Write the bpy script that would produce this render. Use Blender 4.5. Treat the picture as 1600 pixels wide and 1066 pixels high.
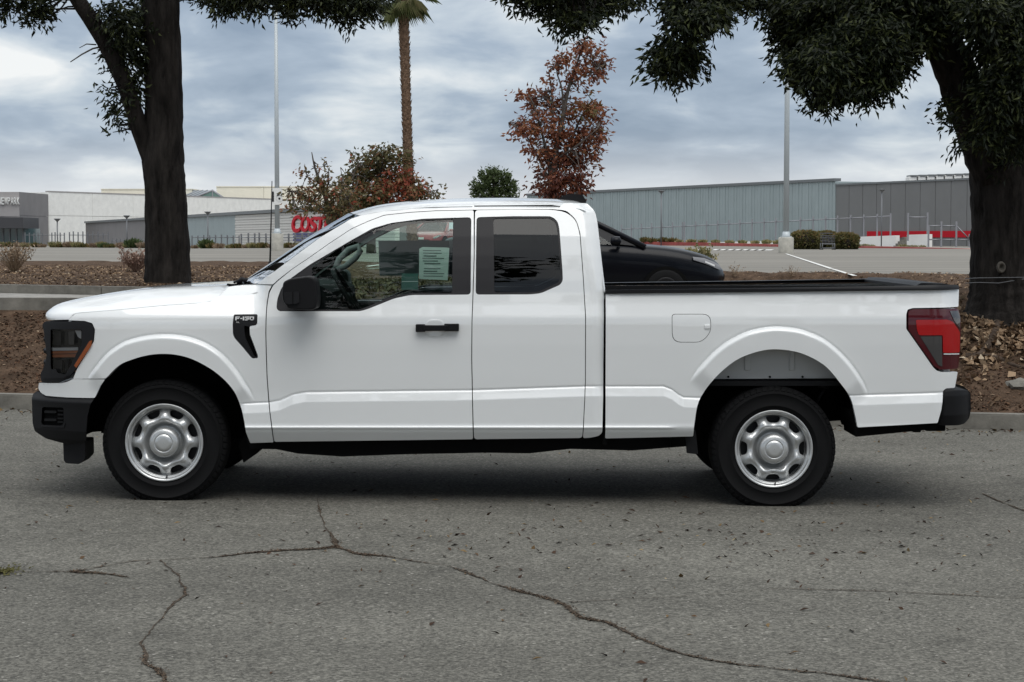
import bpy, bmesh, math, random
import numpy as np
from math import sin, cos, pi, radians as R, atan, hypot
from mathutils import Vector

random.seed(7)
rng = np.random.default_rng(7)
scene = bpy.context.scene
for o in list(bpy.data.objects):
    bpy.data.objects.remove(o)
col = scene.collection

# ------------------------------------------------------------------ camera
FPX, CAMZ = 2987.0, 1.624            # focal length in px of a 1600 px wide frame, eye height
TH = atan(162 / FPX)                 # pitch: the horizon stands at y = 371 of 1066
cam_d = bpy.data.cameras.new('camera')
cam_d.sensor_width = 36.0
cam_d.lens = FPX / 1600 * 36.0
cam_d.clip_start, cam_d.clip_end = 0.1, 6000
cam = bpy.data.objects.new('camera', cam_d)
cam.location = (0, 0, CAMZ)
cam.rotation_euler = (pi / 2 - TH, 0, 0)
col.objects.link(cam)
scene.camera = cam

# ------------------------------------------------------------------ sky, sun, exposure
SUN_EL = R(62)
world = bpy.data.worlds.new('World')
scene.world = world
world.use_nodes = True
wt = world.node_tree
wt.nodes.clear()
def wn(t, **kw):
    n = wt.nodes.new(t)
    for k, v in kw.items():
        setattr(n, k, v)
    return n
def wmath(op, a, b=None, clamp=False):
    n = wn('ShaderNodeMath', operation=op, use_clamp=clamp)
    for i, s in enumerate((a, b)):
        if s is None:
            continue
        if isinstance(s, (int, float)):
            n.inputs[i].default_value = s
        else:
            wt.links.new(s, n.inputs[i])
    return n.outputs[0]
def wmix(f, a, b):
    n = wn('ShaderNodeMix', data_type='RGBA')
    for s, i in ((f, 0), (a, 6), (b, 7)):
        if isinstance(s, (int, float)):
            n.inputs[i].default_value = s
        elif isinstance(s, tuple):
            n.inputs[i].default_value = (*s, 1)
        else:
            wt.links.new(s, n.inputs[i])
    return n.outputs[2]
tc = wn('ShaderNodeTexCoord')
sx = wn('ShaderNodeSeparateXYZ')
wt.links.new(tc.outputs['Generated'], sx.inputs[0])
zz = wmath('MAXIMUM', sx.outputs[2], 0.0)
den = wmath('ADD', zz, 0.26)
cx_ = wmath('DIVIDE', sx.outputs[0], den)
cy_ = wmath('DIVIDE', sx.outputs[1], den)
cmb = wn('ShaderNodeCombineXYZ')
wt.links.new(cx_, cmb.inputs[0]); wt.links.new(cy_, cmb.inputs[1])
cmb.inputs[2].default_value = 7.9
def wnoise(scale, detail, rough, dist):
    n = wn('ShaderNodeTexNoise')
    wt.links.new(cmb.outputs[0], n.inputs['Vector'])
    n.inputs['Scale'].default_value = scale
    n.inputs['Detail'].default_value = detail
    n.inputs['Roughness'].default_value = rough
    n.inputs['Distortion'].default_value = dist
    return n.outputs[0]
n1 = wnoise(1.9, 5.0, 0.46, 0.3)
n2 = wnoise(5.6, 6.0, 0.52, 0.3)
dens = wmath('ADD', wmath('MULTIPLY', n1, 0.66), wmath('MULTIPLY', n2, 0.34))
ramp = wn('ShaderNodeValToRGB')
wt.links.new(dens, ramp.inputs[0])
cr = ramp.color_ramp
cr.elements[0].position, cr.elements[0].color = 0.40, (0.235, 0.30, 0.395, 1)
cr.elements[1].position, cr.elements[1].color = 0.63, (0.82, 0.83, 0.83, 1)
e = cr.elements.new(0.485); e.color = (0.345, 0.415, 0.51, 1)
e = cr.elements.new(0.55); e.color = (0.53, 0.59, 0.65, 1)
hz = wn('ShaderNodeMapRange'); hz.interpolation_type = 'SMOOTHSTEP'
wt.links.new(zz, hz.inputs[0])
hz.inputs[1].default_value, hz.inputs[2].default_value = 0.0, 0.06
hz.inputs[3].default_value, hz.inputs[4].default_value = 0.70, 0.0
cloud = wmix(hz.outputs[0], ramp.outputs[0], (0.96, 0.95, 0.93))
zen = wn('ShaderNodeMapRange'); zen.interpolation_type = 'SMOOTHSTEP'
wt.links.new(zz, zen.inputs[0])
zen.inputs[1].default_value, zen.inputs[2].default_value = 0.14, 0.6
zen.inputs[3].default_value, zen.inputs[4].default_value = 0.0, 0.6
cloud = wmix(zen.outputs[0], cloud, (0.79, 0.795, 0.785))          # thinner, whiter cloud overhead
lift = wmath('ADD', 1.0, wmath('MULTIPLY', wmath('MAXIMUM', wmath('SUBTRACT', zz, 0.12), 0.0), 1.0))   # overcast sky: brighter towards the zenith
bg_c = wn('ShaderNodeBackground'); wt.links.new(cloud, bg_c.inputs[0]); wt.links.new(lift, bg_c.inputs[1])
sky = wn('ShaderNodeTexSky', sky_type='NISHITA')
sky.sun_disc = False
sky.sun_elevation, sky.sun_rotation = SUN_EL, pi - R(18)
bg_s = wn('ShaderNodeBackground'); wt.links.new(sky.outputs[0], bg_s.inputs[0]); bg_s.inputs[1].default_value = 0.1
mixs = wn('ShaderNodeMixShader'); mixs.inputs[0].default_value = 0.90
wt.links.new(bg_s.outputs[0], mixs.inputs[1]); wt.links.new(bg_c.outputs[0], mixs.inputs[2])
wo = wn('ShaderNodeOutputWorld'); wt.links.new(mixs.outputs[0], wo.inputs[0])

sun_d = bpy.data.lights.new('sun', 'SUN')
sun_d.energy, sun_d.angle, sun_d.color = 1.15, R(45), (1.0, 0.965, 0.91)
sun = bpy.data.objects.new('sun', sun_d)
sun.rotation_euler = (pi / 2 - SUN_EL, 0, R(18))
sun.location = (0, -10, 30)
col.objects.link(sun)

scene.view_settings.view_transform = 'Standard'
scene.view_settings.look = 'None'
scene.view_settings.exposure = 0.20
scene.view_settings.gamma = 1.0
scene.view_settings.use_curve_mapping = False
scene.render.engine = 'CYCLES'
scene.cycles.use_denoising = True
scene.cycles.max_bounces = 8
scene.cycles.transparent_max_bounces = 16
scene.cycles.caustics_reflective = False
scene.cycles.caustics_refractive = False

# ------------------------------------------------------------------ helpers
ST, CT = sin(TH), cos(TH)
def P(px, py, Y):
    """world point that a photo pixel (1600 x 1066) shows at depth Y"""
    a, b = (px - 800) / FPX, (533 - py) / FPX
    t = Y / (CT + b * ST)
    return Vector((a * t, Y, CAMZ + (-ST + b * CT) * t))
def proj(x, Y, z):
    dz = z - CAMZ
    zc = Y * CT - dz * ST
    yc = Y * ST + dz * CT
    return 800 + FPX * x / zc, 533 - FPX * yc / zc
def G(px, py, zf):
    """ground hit of a photo pixel on the height field zf(x, y)"""
    a, b = (px - 800) / FPX, (533 - py) / FPX
    d = Vector((a, CT + b * ST, -ST + b * CT))
    o = Vector((0, 0, CAMZ))
    t = 4.0
    while t < 600:
        p = o + d * t
        if p.z <= zf(p.x, p.y):
            break
        t += 0.02 + t * 0.002
    lo, hi = t - (0.02 + t * 0.002), t
    for _ in range(20):
        m_ = (lo + hi) / 2; p = o + d * m_
        if p.z <= zf(p.x, p.y): hi = m_
        else: lo = m_
    p = o + d * hi
    return Vector((p.x, p.y, zf(p.x, p.y)))
def sstep(a, b, x):
    t = np.clip((np.asarray(x, float) - a) / (b - a), 0, 1)
    return t * t * (3 - 2 * t)

def tag(o, label=None, cat=None, group=None, kind=None):
    if label: o['label'] = label
    if cat: o['category'] = cat
    if group: o['group'] = group
    if kind: o['kind'] = kind
    return o
def link(name, me, parent=None, m=None):
    o = bpy.data.objects.new(name, me)
    col.objects.link(o)
    if parent is not None:
        o.parent = parent
    if m is not None and me is not None:
        me.materials.clear(); me.materials.append(m)
    return o
def empty(name, loc, rz=0.0):
    o = bpy.data.objects.new(name, None)
    o.location = loc
    o.rotation_euler = (0, 0, rz)
    o.empty_display_size = 0.1
    col.objects.link(o)
    return o
def copy_tree(o, parent=None):
    c = o.copy(); col.objects.link(c)
    if parent is not None:
        c.parent = parent
    for ch in list(o.children):
        copy_tree(ch, c)
    return c

# ---- materials
MATS = {}
def mat(name, color, rough=0.6, metal=0.0, coat=0.0, noise=None, bump=None, spec=0.5, attr=None, var=None, stops=None):
    """noise = (scale, amount) colour variation; bump = (scale, strength, distance); attr = name of a per-face random value"""
    m = bpy.data.materials.new(name)
    m.use_nodes = True
    nt = m.node_tree
    b = nt.nodes['Principled BSDF']
    b.inputs['Base Color'].default_value = (*color, 1)
    b.inputs['Roughness'].default_value = rough
    b.inputs['Metallic'].default_value = metal
    b.inputs['Coat Weight'].default_value = coat
    b.inputs['Coat Roughness'].default_value = 0.04
    b.inputs['Specular IOR Level'].default_value = spec
    co = nt.nodes.new('ShaderNodeTexCoord')
    src = None
    if attr:
        a = nt.nodes.new('ShaderNodeAttribute'); a.attribute_name = attr
        r = nt.nodes.new('ShaderNodeValToRGB')
        nt.links.new(a.outputs['Fac'], r.inputs[0])
        el = r.color_ramp.elements
        el[0].position, el[0].color = stops[0][0], (*stops[0][1], 1)
        el[1].position, el[1].color = stops[-1][0], (*stops[-1][1], 1)
        for p_, c_ in stops[1:-1]:
            q = el.new(p_); q.color = (*c_, 1)
        src = r.outputs[0]
    if noise:
        n = nt.nodes.new('ShaderNodeTexNoise')
        n.inputs['Scale'].default_value = noise[0]
        n.inputs['Detail'].default_value = 6
        n.inputs['Roughness'].default_value = 0.65
        mp = nt.nodes.new('ShaderNodeMapping')
        mp.inputs['Scale'].default_value = noise[2] if len(noise) > 2 else (1, 1, 1)
        nt.links.new(co.outputs['Object'], mp.inputs[0])
        nt.links.new(mp.outputs[0], n.inputs['Vector'])
        mr = nt.nodes.new('ShaderNodeMapRange')
        nt.links.new(n.outputs[0], mr.inputs[0])
        mr.inputs[1].default_value, mr.inputs[2].default_value = 0.3, 0.7
        mr.inputs[3].default_value, mr.inputs[4].default_value = 1 - noise[1], 1 + noise[1]
        mx = nt.nodes.new('ShaderNodeVectorMath'); mx.operation = 'SCALE'
        if src is not None:
            nt.links.new(src, mx.inputs[0])
        else:
            mx.inputs[0].default_value = color
        nt.links.new(mr.outputs[0], mx.inputs['Scale'])
        src = mx.outputs[0]
    if src is not None:
        nt.links.new(src, b.inputs['Base Color'])
    if bump:
        n = nt.nodes.new('ShaderNodeTexNoise')
        n.inputs['Scale'].default_value = bump[0]
        n.inputs['Detail'].default_value = 5
        mp = nt.nodes.new('ShaderNodeMapping')
        mp.inputs['Scale'].default_value = bump[3] if len(bump) > 3 else (1, 1, 1)
        nt.links.new(co.outputs['Object'], mp.inputs[0])
        nt.links.new(mp.outputs[0], n.inputs['Vector'])
        bp = nt.nodes.new('ShaderNodeBump')
        bp.inputs['Strength'].default_value = bump[1]
        bp.inputs['Distance'].default_value = bump[2]
        nt.links.new(n.outputs[0], bp.inputs['Height'])
        nt.links.new(bp.outputs[0], b.inputs['Normal'])
    MATS[name] = m
    return m
def glass_mat(name, tint, ior=1.5, diffuse=None):
    """thin pane: tinted see-through plus a Fresnel reflection"""
    m = bpy.data.materials.new(name); m.use_nodes = True
    nt = m.node_tree; nt.nodes.clear()
    tr = nt.nodes.new('ShaderNodeBsdfTransparent'); tr.inputs[0].default_value = (*tint, 1)
    gl = nt.nodes.new('ShaderNodeBsdfGlossy'); gl.inputs['Roughness'].default_value = 0.01
    fr = nt.nodes.new('ShaderNodeFresnel'); fr.inputs[0].default_value = ior
    mx = nt.nodes.new('ShaderNodeMixShader')
    nt.links.new(fr.outputs[0], mx.inputs[0]); nt.links.new(tr.outputs[0], mx.inputs[1]); nt.links.new(gl.outputs[0], mx.inputs[2])
    out = nt.nodes.new('ShaderNodeOutputMaterial'); nt.links.new(mx.outputs[0], out.inputs[0])
    MATS[name] = m
    return m
def leaf_mat(name, stops, trans=0.35, rough=0.55):
    m = mat(name, (0.05, 0.06, 0.03), rough, attr='rnd', stops=stops, spec=0.3)
    nt = m.node_tree
    b = nt.nodes['Principled BSDF']
    out = nt.nodes['Material Output']
    t = nt.nodes.new('ShaderNodeBsdfTranslucent')
    src = b.inputs['Base Color'].links[0].from_socket
    nt.links.new(src, t.inputs[0])
    mx = nt.nodes.new('ShaderNodeMixShader'); mx.inputs[0].default_value = trans
    nt.links.new(b.outputs[0], mx.inputs[1]); nt.links.new(t.outputs[0], mx.inputs[2])
    nt.links.new(mx.outputs[0], out.inputs[0])
    return m

# ---- mesh builder
class MB:
    def __init__(s):
        s.v, s.f, s.sm = [], [], []
    def add(s, vs, fs, smooth=False):
        n = len(s.v)
        s.v += [tuple(v) for v in vs]
        s.f += [tuple(i + n for i in f) for f in fs]
        s.sm += [smooth] * len(fs)
        return s
    def box(s, a, b, bev=0.0):
        (x0, y0, z0), (x1, y1, z1) = [min(p, q) for p, q in zip(a, b)], [max(p, q) for p, q in zip(a, b)]
        if bev <= 0:
            vs = [(x0, y0, z0), (x1, y0, z0), (x1, y1, z0), (x0, y1, z0), (x0, y0, z1), (x1, y0, z1), (x1, y1, z1), (x0, y1, z1)]
            return s.add(vs, [(0, 3, 2, 1), (4, 5, 6, 7), (0, 1, 5, 4), (1, 2, 6, 5), (2, 3, 7, 6), (3, 0, 4, 7)])
        bm = bmesh.new()
        bmesh.ops.create_cube(bm, size=1)
        for v in bm.verts:
            v.co = Vector(((x0 + x1) / 2 + v.co.x * (x1 - x0), (y0 + y1) / 2 + v.co.y * (y1 - y0), (z0 + z1) / 2 + v.co.z * (z1 - z0)))
        bmesh.ops.bevel(bm, geom=bm.edges[:] , offset=bev, segments=2, affect='EDGES', profile=0.5)
        bm.verts.index_update()
        s.add([v.co.copy() for v in bm.verts], [[v.index for v in f.verts] for f in bm.faces], False)
        bm.free()
        return s
    def obox(s, a, b, w0, w1, zlo, zhi):
        """beam along the plan line a -> b between the sideways offsets w0..w1"""
        a, b = Vector(a[:2]), Vector(b[:2])
        d = (b - a).normalized(); n = Vector((-d.y, d.x))
        c = [a + n * w0, b + n * w0, b + n * w1, a + n * w1]
        zl = zlo if isinstance(zlo, (tuple, list)) else (zlo, zlo)
        zh = zhi if isinstance(zhi, (tuple, list)) else (zhi, zhi)
        k = (0, 1, 1, 0)
        vs = [(p.x, p.y, zl[i]) for p, i in zip(c, k)] + [(p.x, p.y, zh[i]) for p, i in zip(c, k)]
        return s.add(vs, [(0, 3, 2, 1), (4, 5, 6, 7), (0, 1, 5, 4), (1, 2, 6, 5), (2, 3, 7, 6), (3, 0, 4, 7)])
    def tube(s, pts, rad, n=8, caps=True, jit=0.0):
        pts = [Vector(p) for p in pts]
        if isinstance(rad, (int, float)):
            rad = [rad] * len(pts)
        vs, fs = [], []
        up = None
        for i, p in enumerate(pts):
            t = (pts[min(i + 1, len(pts) - 1)] - pts[max(i - 1, 0)]).normalized()
            if up is None:
                up = Vector((1, 0, 0)) if abs(t.x) < 0.8 else Vector((0, 0, 1))
            a = (up - t * up.dot(t)).normalized(); b = t.cross(a); up = a
            for k in range(n):
                th = 2 * pi * k / n
                r = rad[i] * (1 + jit * random.uniform(-1, 1))
                vs.append(p + a * (cos(th) * r) + b * (sin(th) * r))
        for i in range(len(pts) - 1):
            for k in range(n):
                k2 = (k + 1) % n
                fs.append((i * n + k, i * n + k2, (i + 1) * n + k2, (i + 1) * n + k))
        if caps:
            fs.append(tuple(range(n - 1, -1, -1)))
            fs.append(tuple((len(pts) - 1) * n + k for k in range(n)))
        return s.add(vs, fs, True)
    def lathe(s, prof, n=48, axis='Y', c=(0, 0, 0), mod=None):
        """prof: (radius, offset along the axis)"""
        vs, fs = [], []
        for i, (r, h) in enumerate(prof):
            for k in range(n):
                a = 2 * pi * k / n
                rr = r + (mod(i, k) if mod else 0)
                if axis == 'Y':
                    vs.append((c[0] + rr * sin(a), c[1] + h, c[2] + rr * cos(a)))
                else:
                    vs.append((c[0] + rr * cos(a), c[1] + rr * sin(a), c[2] + h))
        for i in range(len(prof) - 1):
            for k in range(n):
                k2 = (k + 1) % n
                fs.append((i * n + k, i * n + k2, (i + 1) * n + k2, (i + 1) * n + k) if axis == 'Y' else ((i + 1) * n + k, (i + 1) * n + k2, i * n + k2, i * n + k)[::-1])
        return s.add(vs, fs, True)
    def grid(s, rows, smooth=True):
        n = len(rows[0]); vs = [p for r in rows for p in r]
        fs = [(i * n + j, i * n + j + 1, (i + 1) * n + j + 1, (i + 1) * n + j) for i in range(len(rows) - 1) for j in range(n - 1)]
        return s.add(vs, fs, smooth)
    def prism(s, poly, y0, y1):
        """polygon of (x, z) extruded from y0 to y1"""
        n = len(poly)
        vs = [(p[0], y0, p[1]) for p in poly] + [(p[0], y1, p[1]) for p in poly]
        fs = [tuple(range(n)), tuple(range(2 * n - 1, n - 1, -1))] + [(i, n + i, n + (i + 1) % n, (i + 1) % n) for i in range(n)]
        return s.add(vs, fs)
    def build(s, name, m, parent=None, org=None):
        me = bpy.data.meshes.new(name)
        v = s.v
        if org is not None:
            v = [(a - org[0], b - org[1], c - org[2]) for a, b, c in v]
        me.from_pydata(v, [], s.f)
        me.polygons.foreach_set('use_smooth', s.sm)
        me.update()
        return link(name, me, parent, m)

def np_mesh(name, verts, quads, rnd=None):
    me = bpy.data.meshes.new(name)
    verts = np.asarray(verts, np.float32); quads = np.asarray(quads, np.int32)
    k = quads.shape[1]
    me.vertices.add(len(verts)); me.vertices.foreach_set('co', verts.ravel())
    me.loops.add(quads.size); me.loops.foreach_set('vertex_index', quads.ravel())
    me.polygons.add(len(quads)); me.polygons.foreach_set('loop_start', np.arange(0, quads.size, k, dtype=np.int32))
    me.update(calc_edges=True)
    if rnd is not None:
        a = me.attributes.new('rnd', 'FLOAT', 'FACE')
        a.data.foreach_set('value', np.asarray(rnd, np.float32))
    return me
def unit(a):
    return a / np.maximum(np.linalg.norm(a, axis=1, keepdims=True), 1e-9)
def leaves(centers, dirs, length, width, fold=0.15, rnd=None, lenvar=0.35):
    """one folded lens-shaped leaf (two triangles) per centre, pointing along dirs"""
    n = len(centers)
    d = unit(np.asarray(dirs, float))
    side = unit(np.cross(d, rng.normal(size=(n, 3))))
    up = np.cross(side, d)
    L = (length * (1 + lenvar * rng.uniform(-1, 1, n)))[:, None]; W = L * (width / length)
    c = np.asarray(centers)
    base, tip = c - d * L / 2, c + d * L / 2
    mid = c - d * L * 0.08 + up * L * fold
    v = np.stack([base, mid - side * W / 2, tip, mid + side * W / 2], 1).reshape(-1, 3)
    q = np.arange(n * 4).reshape(n, 4)
    tri = np.concatenate([q[:, [0, 1, 2]], q[:, [0, 2, 3]]], 0)
    r = rng.uniform(0, 1, n) if rnd is None else rnd
    return v, tri, np.concatenate([r, r])
def smooth_line(pts, n=8):
    """Catmull-Rom through points of any dimension"""
    a = [np.asarray(p, float) for p in pts]
    a = [2 * a[0] - a[1]] + a + [2 * a[-1] - a[-2]]
    out = []
    for i in range(1, len(a) - 2):
        for k in range(n):
            t = k / n
            out.append(0.5 * ((2 * a[i]) + (-a[i - 1] + a[i + 1]) * t + (2 * a[i - 1] - 5 * a[i] + 4 * a[i + 1] - a[i + 2]) * t * t + (-a[i - 1] + 3 * a[i] - 3 * a[i + 1] + a[i + 2]) * t ** 3))
    out.append(a[-2])
    return out
def fillet(pts, r, n=4):
    """closed pixel polygon with rounded corners"""
    out = []
    N = len(pts)
    for i in range(N):
        a, b, c = (np.asarray(pts[(i + k) % N][:2], float) for k in (-1, 0, 1))
        rr = pts[i][2] if len(pts[i]) > 2 else r
        la, lc = np.linalg.norm(a - b), np.linalg.norm(c - b)
        d = min(rr, 0.45 * la, 0.45 * lc)
        if d < 0.3:
            out.append(tuple(b)); continue
        p, q = b + (a - b) / la * d, b + (c - b) / lc * d
        for k in range(n + 1):
            t = k / n
            out.append(tuple((1 - t) ** 2 * p + 2 * t * (1 - t) * b + t * t * q))
    return out
def text_obj(name, s, size, m, parent=None, extrude=0.01, offset=0.0, shear=0.0, sx=1.0, align='LEFT'):
    cu = bpy.data.curves.new(name, 'FONT')
    cu.body = s; cu.size = size; cu.extrude = extrude; cu.offset = offset; cu.shear = shear
    cu.align_x = align
    t = bpy.data.objects.new(name, cu); col.objects.link(t)
    dg = bpy.context.evaluated_depsgraph_get()
    me = bpy.data.meshes.new_from_object(t.evaluated_get(dg))
    bpy.data.objects.remove(t); bpy.data.curves.remove(cu)
    for v in me.vertices:
        v.co.x *= sx
    o = link(name, me, parent, m)
    o.rotation_euler = (pi / 2, 0, 0)
    return o

# ------------------------------------------------------------------ materials
mat('white_paint', (0.79, 0.805, 0.805), 0.35, coat=1.0, spec=0.4)
MATS['white_paint'].node_tree.nodes['Principled BSDF'].inputs['Coat IOR'].default_value = 1.7
MATS['white_paint'].node_tree.nodes['Principled BSDF'].inputs['Coat Roughness'].default_value = 0.015
mat('grey_primer', (0.52, 0.53, 0.53), 0.6)
mat('black_plastic', (0.008, 0.008, 0.009), 0.55, spec=0.18, bump=(900, 0.05, 0.001))
mat('dark_plastic', (0.012, 0.012, 0.0135), 0.45, spec=0.22)
mat('gloss_black', (0.008, 0.008, 0.009), 0.08)
mat('pillar_black', (0.017, 0.016, 0.018), 0.5, spec=0.35)
mat('liner_black', (0.006, 0.006, 0.006), 0.95, spec=0.1)
mat('rubber', (0.0095, 0.0095, 0.010), 0.8, spec=0.12, bump=(300, 0.1, 0.002))
mat('silver_paint', (0.58, 0.59, 0.59), 0.30, metal=0.6, coat=0.4)
mat('chrome', (0.75, 0.75, 0.76), 0.12, metal=1.0)
mat('lamp_red', (0.36, 0.003, 0.004), 0.2, coat=0.4, spec=0.3)
mat('lamp_dark_red', (0.060, 0.002, 0.006), 0.15, coat=0.6, spec=0.3)
mat('lamp_smoke', (0.045, 0.043, 0.044), 0.15, coat=1.0)
mat('amber', (0.27, 0.062, 0.012), 0.2, coat=1.0)
mat('drl_amber', (0.55, 0.17, 0.06), 0.2, coat=1.0)
mat('lamp_white', (0.72, 0.72, 0.72), 0.2, coat=0.6)
mat('grey_cloth', (0.022, 0.023, 0.025), 0.9, spec=0.2)
mat('headliner', (0.20, 0.205, 0.21), 0.9)
mat('grey_trim', (0.05, 0.052, 0.055), 0.7, spec=0.2)
mat('white_text', (0.82, 0.82, 0.82), 0.5)
mat('paper', (0.88, 0.97, 0.92), 0.8)
mat('paper_ink', (0.22, 0.26, 0.25), 0.8)
mat('sticker_grey', (0.30, 0.32, 0.325), 0.8)
mat('sticker_green', (0.10, 0.24, 0.21), 0.6)
glass_mat('window_glass', (0.74, 0.87, 0.81))
glass_mat('privacy_glass', (0.10, 0.12, 0.12))
glass_mat('clear_lens', (0.9, 0.9, 0.9))
glass_mat('shield_glass', (0.66, 0.78, 0.73))
mat('car_black', (0.003, 0.004, 0.007), 0.3, coat=0.12, spec=0.15)
mat('lamp_grey', (0.16, 0.16, 0.17), 0.25, coat=0.5)
mat('car_red', (0.28, 0.02, 0.025), 0.3, coat=1.0)
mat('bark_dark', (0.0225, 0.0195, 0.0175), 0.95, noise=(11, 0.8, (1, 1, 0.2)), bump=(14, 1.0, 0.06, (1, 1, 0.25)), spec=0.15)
mat('bark_grey', (0.10, 0.085, 0.075), 0.95, noise=(6, 0.4), bump=(10, 0.6, 0.03), spec=0.2)
mat('bark_root', (0.075, 0.055, 0.042), 0.95, noise=(12, 0.5), bump=(25, 0.8, 0.02), spec=0.1)
mat('wood_scar', (0.085, 0.075, 0.062), 0.9, noise=(20, 0.3))
mat('palm_bark', (0.19, 0.125, 0.085), 0.95, noise=(7, 0.5), bump=(12, 0.8, 0.05), spec=0.1)
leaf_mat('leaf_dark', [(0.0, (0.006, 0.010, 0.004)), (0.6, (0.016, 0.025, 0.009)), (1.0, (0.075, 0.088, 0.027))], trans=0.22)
leaf_mat('leaf_red', [(0.0, (0.10, 0.032, 0.024)), (0.45, (0.25, 0.088, 0.045)), (0.8, (0.29, 0.135, 0.06)), (1.0, (0.14, 0.13, 0.055))])
leaf_mat('leaf_olive', [(0.0, (0.055, 0.058, 0.026)), (0.5, (0.13, 0.118, 0.052)), (0.78, (0.22, 0.125, 0.06)), (1.0, (0.36, 0.085, 0.05))])
leaf_mat('leaf_pine', [(0.0, (0.035, 0.055, 0.022)), (1.0, (0.12, 0.155, 0.06))])
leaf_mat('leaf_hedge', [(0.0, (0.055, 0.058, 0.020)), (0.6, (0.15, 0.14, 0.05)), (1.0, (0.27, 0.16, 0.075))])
leaf_mat('leaf_palm', [(0.0, (0.06, 0.085, 0.03)), (0.7, (0.15, 0.17, 0.07)), (1.0, (0.26, 0.22, 0.12))])
leaf_mat('grass_dry', [(0.0, (0.12, 0.13, 0.05)), (0.5, (0.29, 0.27, 0.12)), (1.0, (0.50, 0.42, 0.24))])
leaf_mat('cover_green', [(0.0, (0.040, 0.036, 0.017)), (0.6, (0.10, 0.082, 0.042)), (1.0, (0.20, 0.15, 0.085))], trans=0.1)
leaf_mat('twig_dry', [(0.0, (0.19, 0.13, 0.085)), (1.0, (0.42, 0.32, 0.22))], trans=0.1)
leaf_mat('twig_pink', [(0.0, (0.18, 0.105, 0.08)), (1.0, (0.38, 0.26, 0.20))], trans=0.1)
mat('chips', (0.1, 0.07, 0.05), 0.95, attr='rnd', spec=0.15, stops=[(0.0, (0.024, 0.014, 0.009)), (0.45, (0.090, 0.047, 0.028)), (0.85, (0.17, 0.098, 0.060)), (1.0, (0.34, 0.25, 0.17))])
mat('chips_pale', (0.1, 0.07, 0.05), 0.95, attr='rnd', spec=0.15, stops=[(0.0, (0.09, 0.060, 0.038)), (0.5, (0.26, 0.175, 0.108)), (0.9, (0.36, 0.255, 0.165)), (1.0, (0.50, 0.41, 0.30))])
mat('litter', (0.1, 0.07, 0.05), 0.9, attr='rnd', spec=0.2, stops=[(0.0, (0.020, 0.013, 0.010)), (0.6, (0.075, 0.042, 0.026)), (0.9, (0.19, 0.13, 0.06)), (1.0, (0.42, 0.33, 0.18))])
mat('crumbs', (0.1, 0.07, 0.05), 0.95, attr='rnd', spec=0.1, stops=[(0.0, (0.032, 0.025, 0.019)), (0.6, (0.080, 0.058, 0.042)), (1.0, (0.16, 0.115, 0.08))])
mat('soil', (0.088, 0.058, 0.039), 1.0, noise=(5, 0.5), bump=(30, 1.0, 0.04), spec=0.1)
mat('concrete', (0.30, 0.285, 0.26), 0.9, noise=(6, 0.28), bump=(60, 0.4, 0.006))
mat('concrete_dirty', (0.17, 0.16, 0.138), 0.9, noise=(4, 0.42), bump=(50, 0.5, 0.006))
mat('concrete_pale', (0.40, 0.385, 0.34), 0.9, noise=(5, 0.2), bump=(50, 0.4, 0.006))
mat('lot_asphalt', (0.185, 0.172, 0.148), 0.95, noise=(0.5, 0.34, (0.22, 1.8, 1)), bump=(30, 0.3, 0.01))
mat('crack_dirt', (0.066, 0.053, 0.041), 1.0, noise=(25, 0.6), spec=0.1)
mat('moss', (0.075, 0.070, 0.025), 1.0, noise=(30, 0.5), spec=0.1)
mat('line_paint', (0.66, 0.65, 0.62), 0.7, noise=(3, 0.25))
mat('red_paint', (0.36, 0.075, 0.065), 0.7, noise=(2, 0.3))
mat('stripe_red', (0.48, 0.010, 0.022), 0.7, spec=0.2)
mat('panel_blue', (0.32, 0.375, 0.38), 0.55, noise=(0.6, 0.07))
mat('panel_grey', (0.18, 0.18, 0.178), 0.6, noise=(0.4, 0.07))
mat('coping_grey', (0.16, 0.17, 0.175), 0.5)
mat('wall_white', (0.87, 0.86, 0.82), 0.85, noise=(1.1, 0.08), bump=(3, 0.3, 0.05))
mat('wall_cream', (0.84, 0.79, 0.66), 0.85, noise=(0.4, 0.05))
mat('wall_grey', (0.36, 0.34, 0.335), 0.85, noise=(0.5, 0.08))
mat('wall_grey_dark', (0.215, 0.205, 0.205), 0.85, noise=(0.5, 0.08))
mat('canopy_dark', (0.045, 0.045, 0.05), 0.6)
mat('teal_glass', (0.035, 0.085, 0.095), 0.1, spec=0.8)
mat('siding_white', (0.68, 0.66, 0.62), 0.7)
mat('white_wall', (0.84, 0.83, 0.80), 0.8, noise=(0.8, 0.06))
mat('sign_red', (0.56, 0.006, 0.022), 0.6, spec=0.2)
mat('sign_blue', (0.055, 0.06, 0.20), 0.5)
mat('sign_white', (0.78, 0.78, 0.76), 0.5)
mat('sign_black', (0.02, 0.02, 0.02), 0.6)
mat('galvanised', (0.46, 0.50, 0.52), 0.45, metal=0.15)
mat('post_grey', (0.17, 0.175, 0.185), 0.5, metal=0.2)
mat('post_light', (0.28, 0.28, 0.30), 0.5, metal=0.3)
mat('cart_metal', (0.10, 0.10, 0.11), 0.5, metal=0.3)
mat('gable_glass', (0.22, 0.26, 0.27), 0.3)
mat('gable_green', (0.10, 0.17, 0.15), 0.3)
M = MATS

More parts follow.
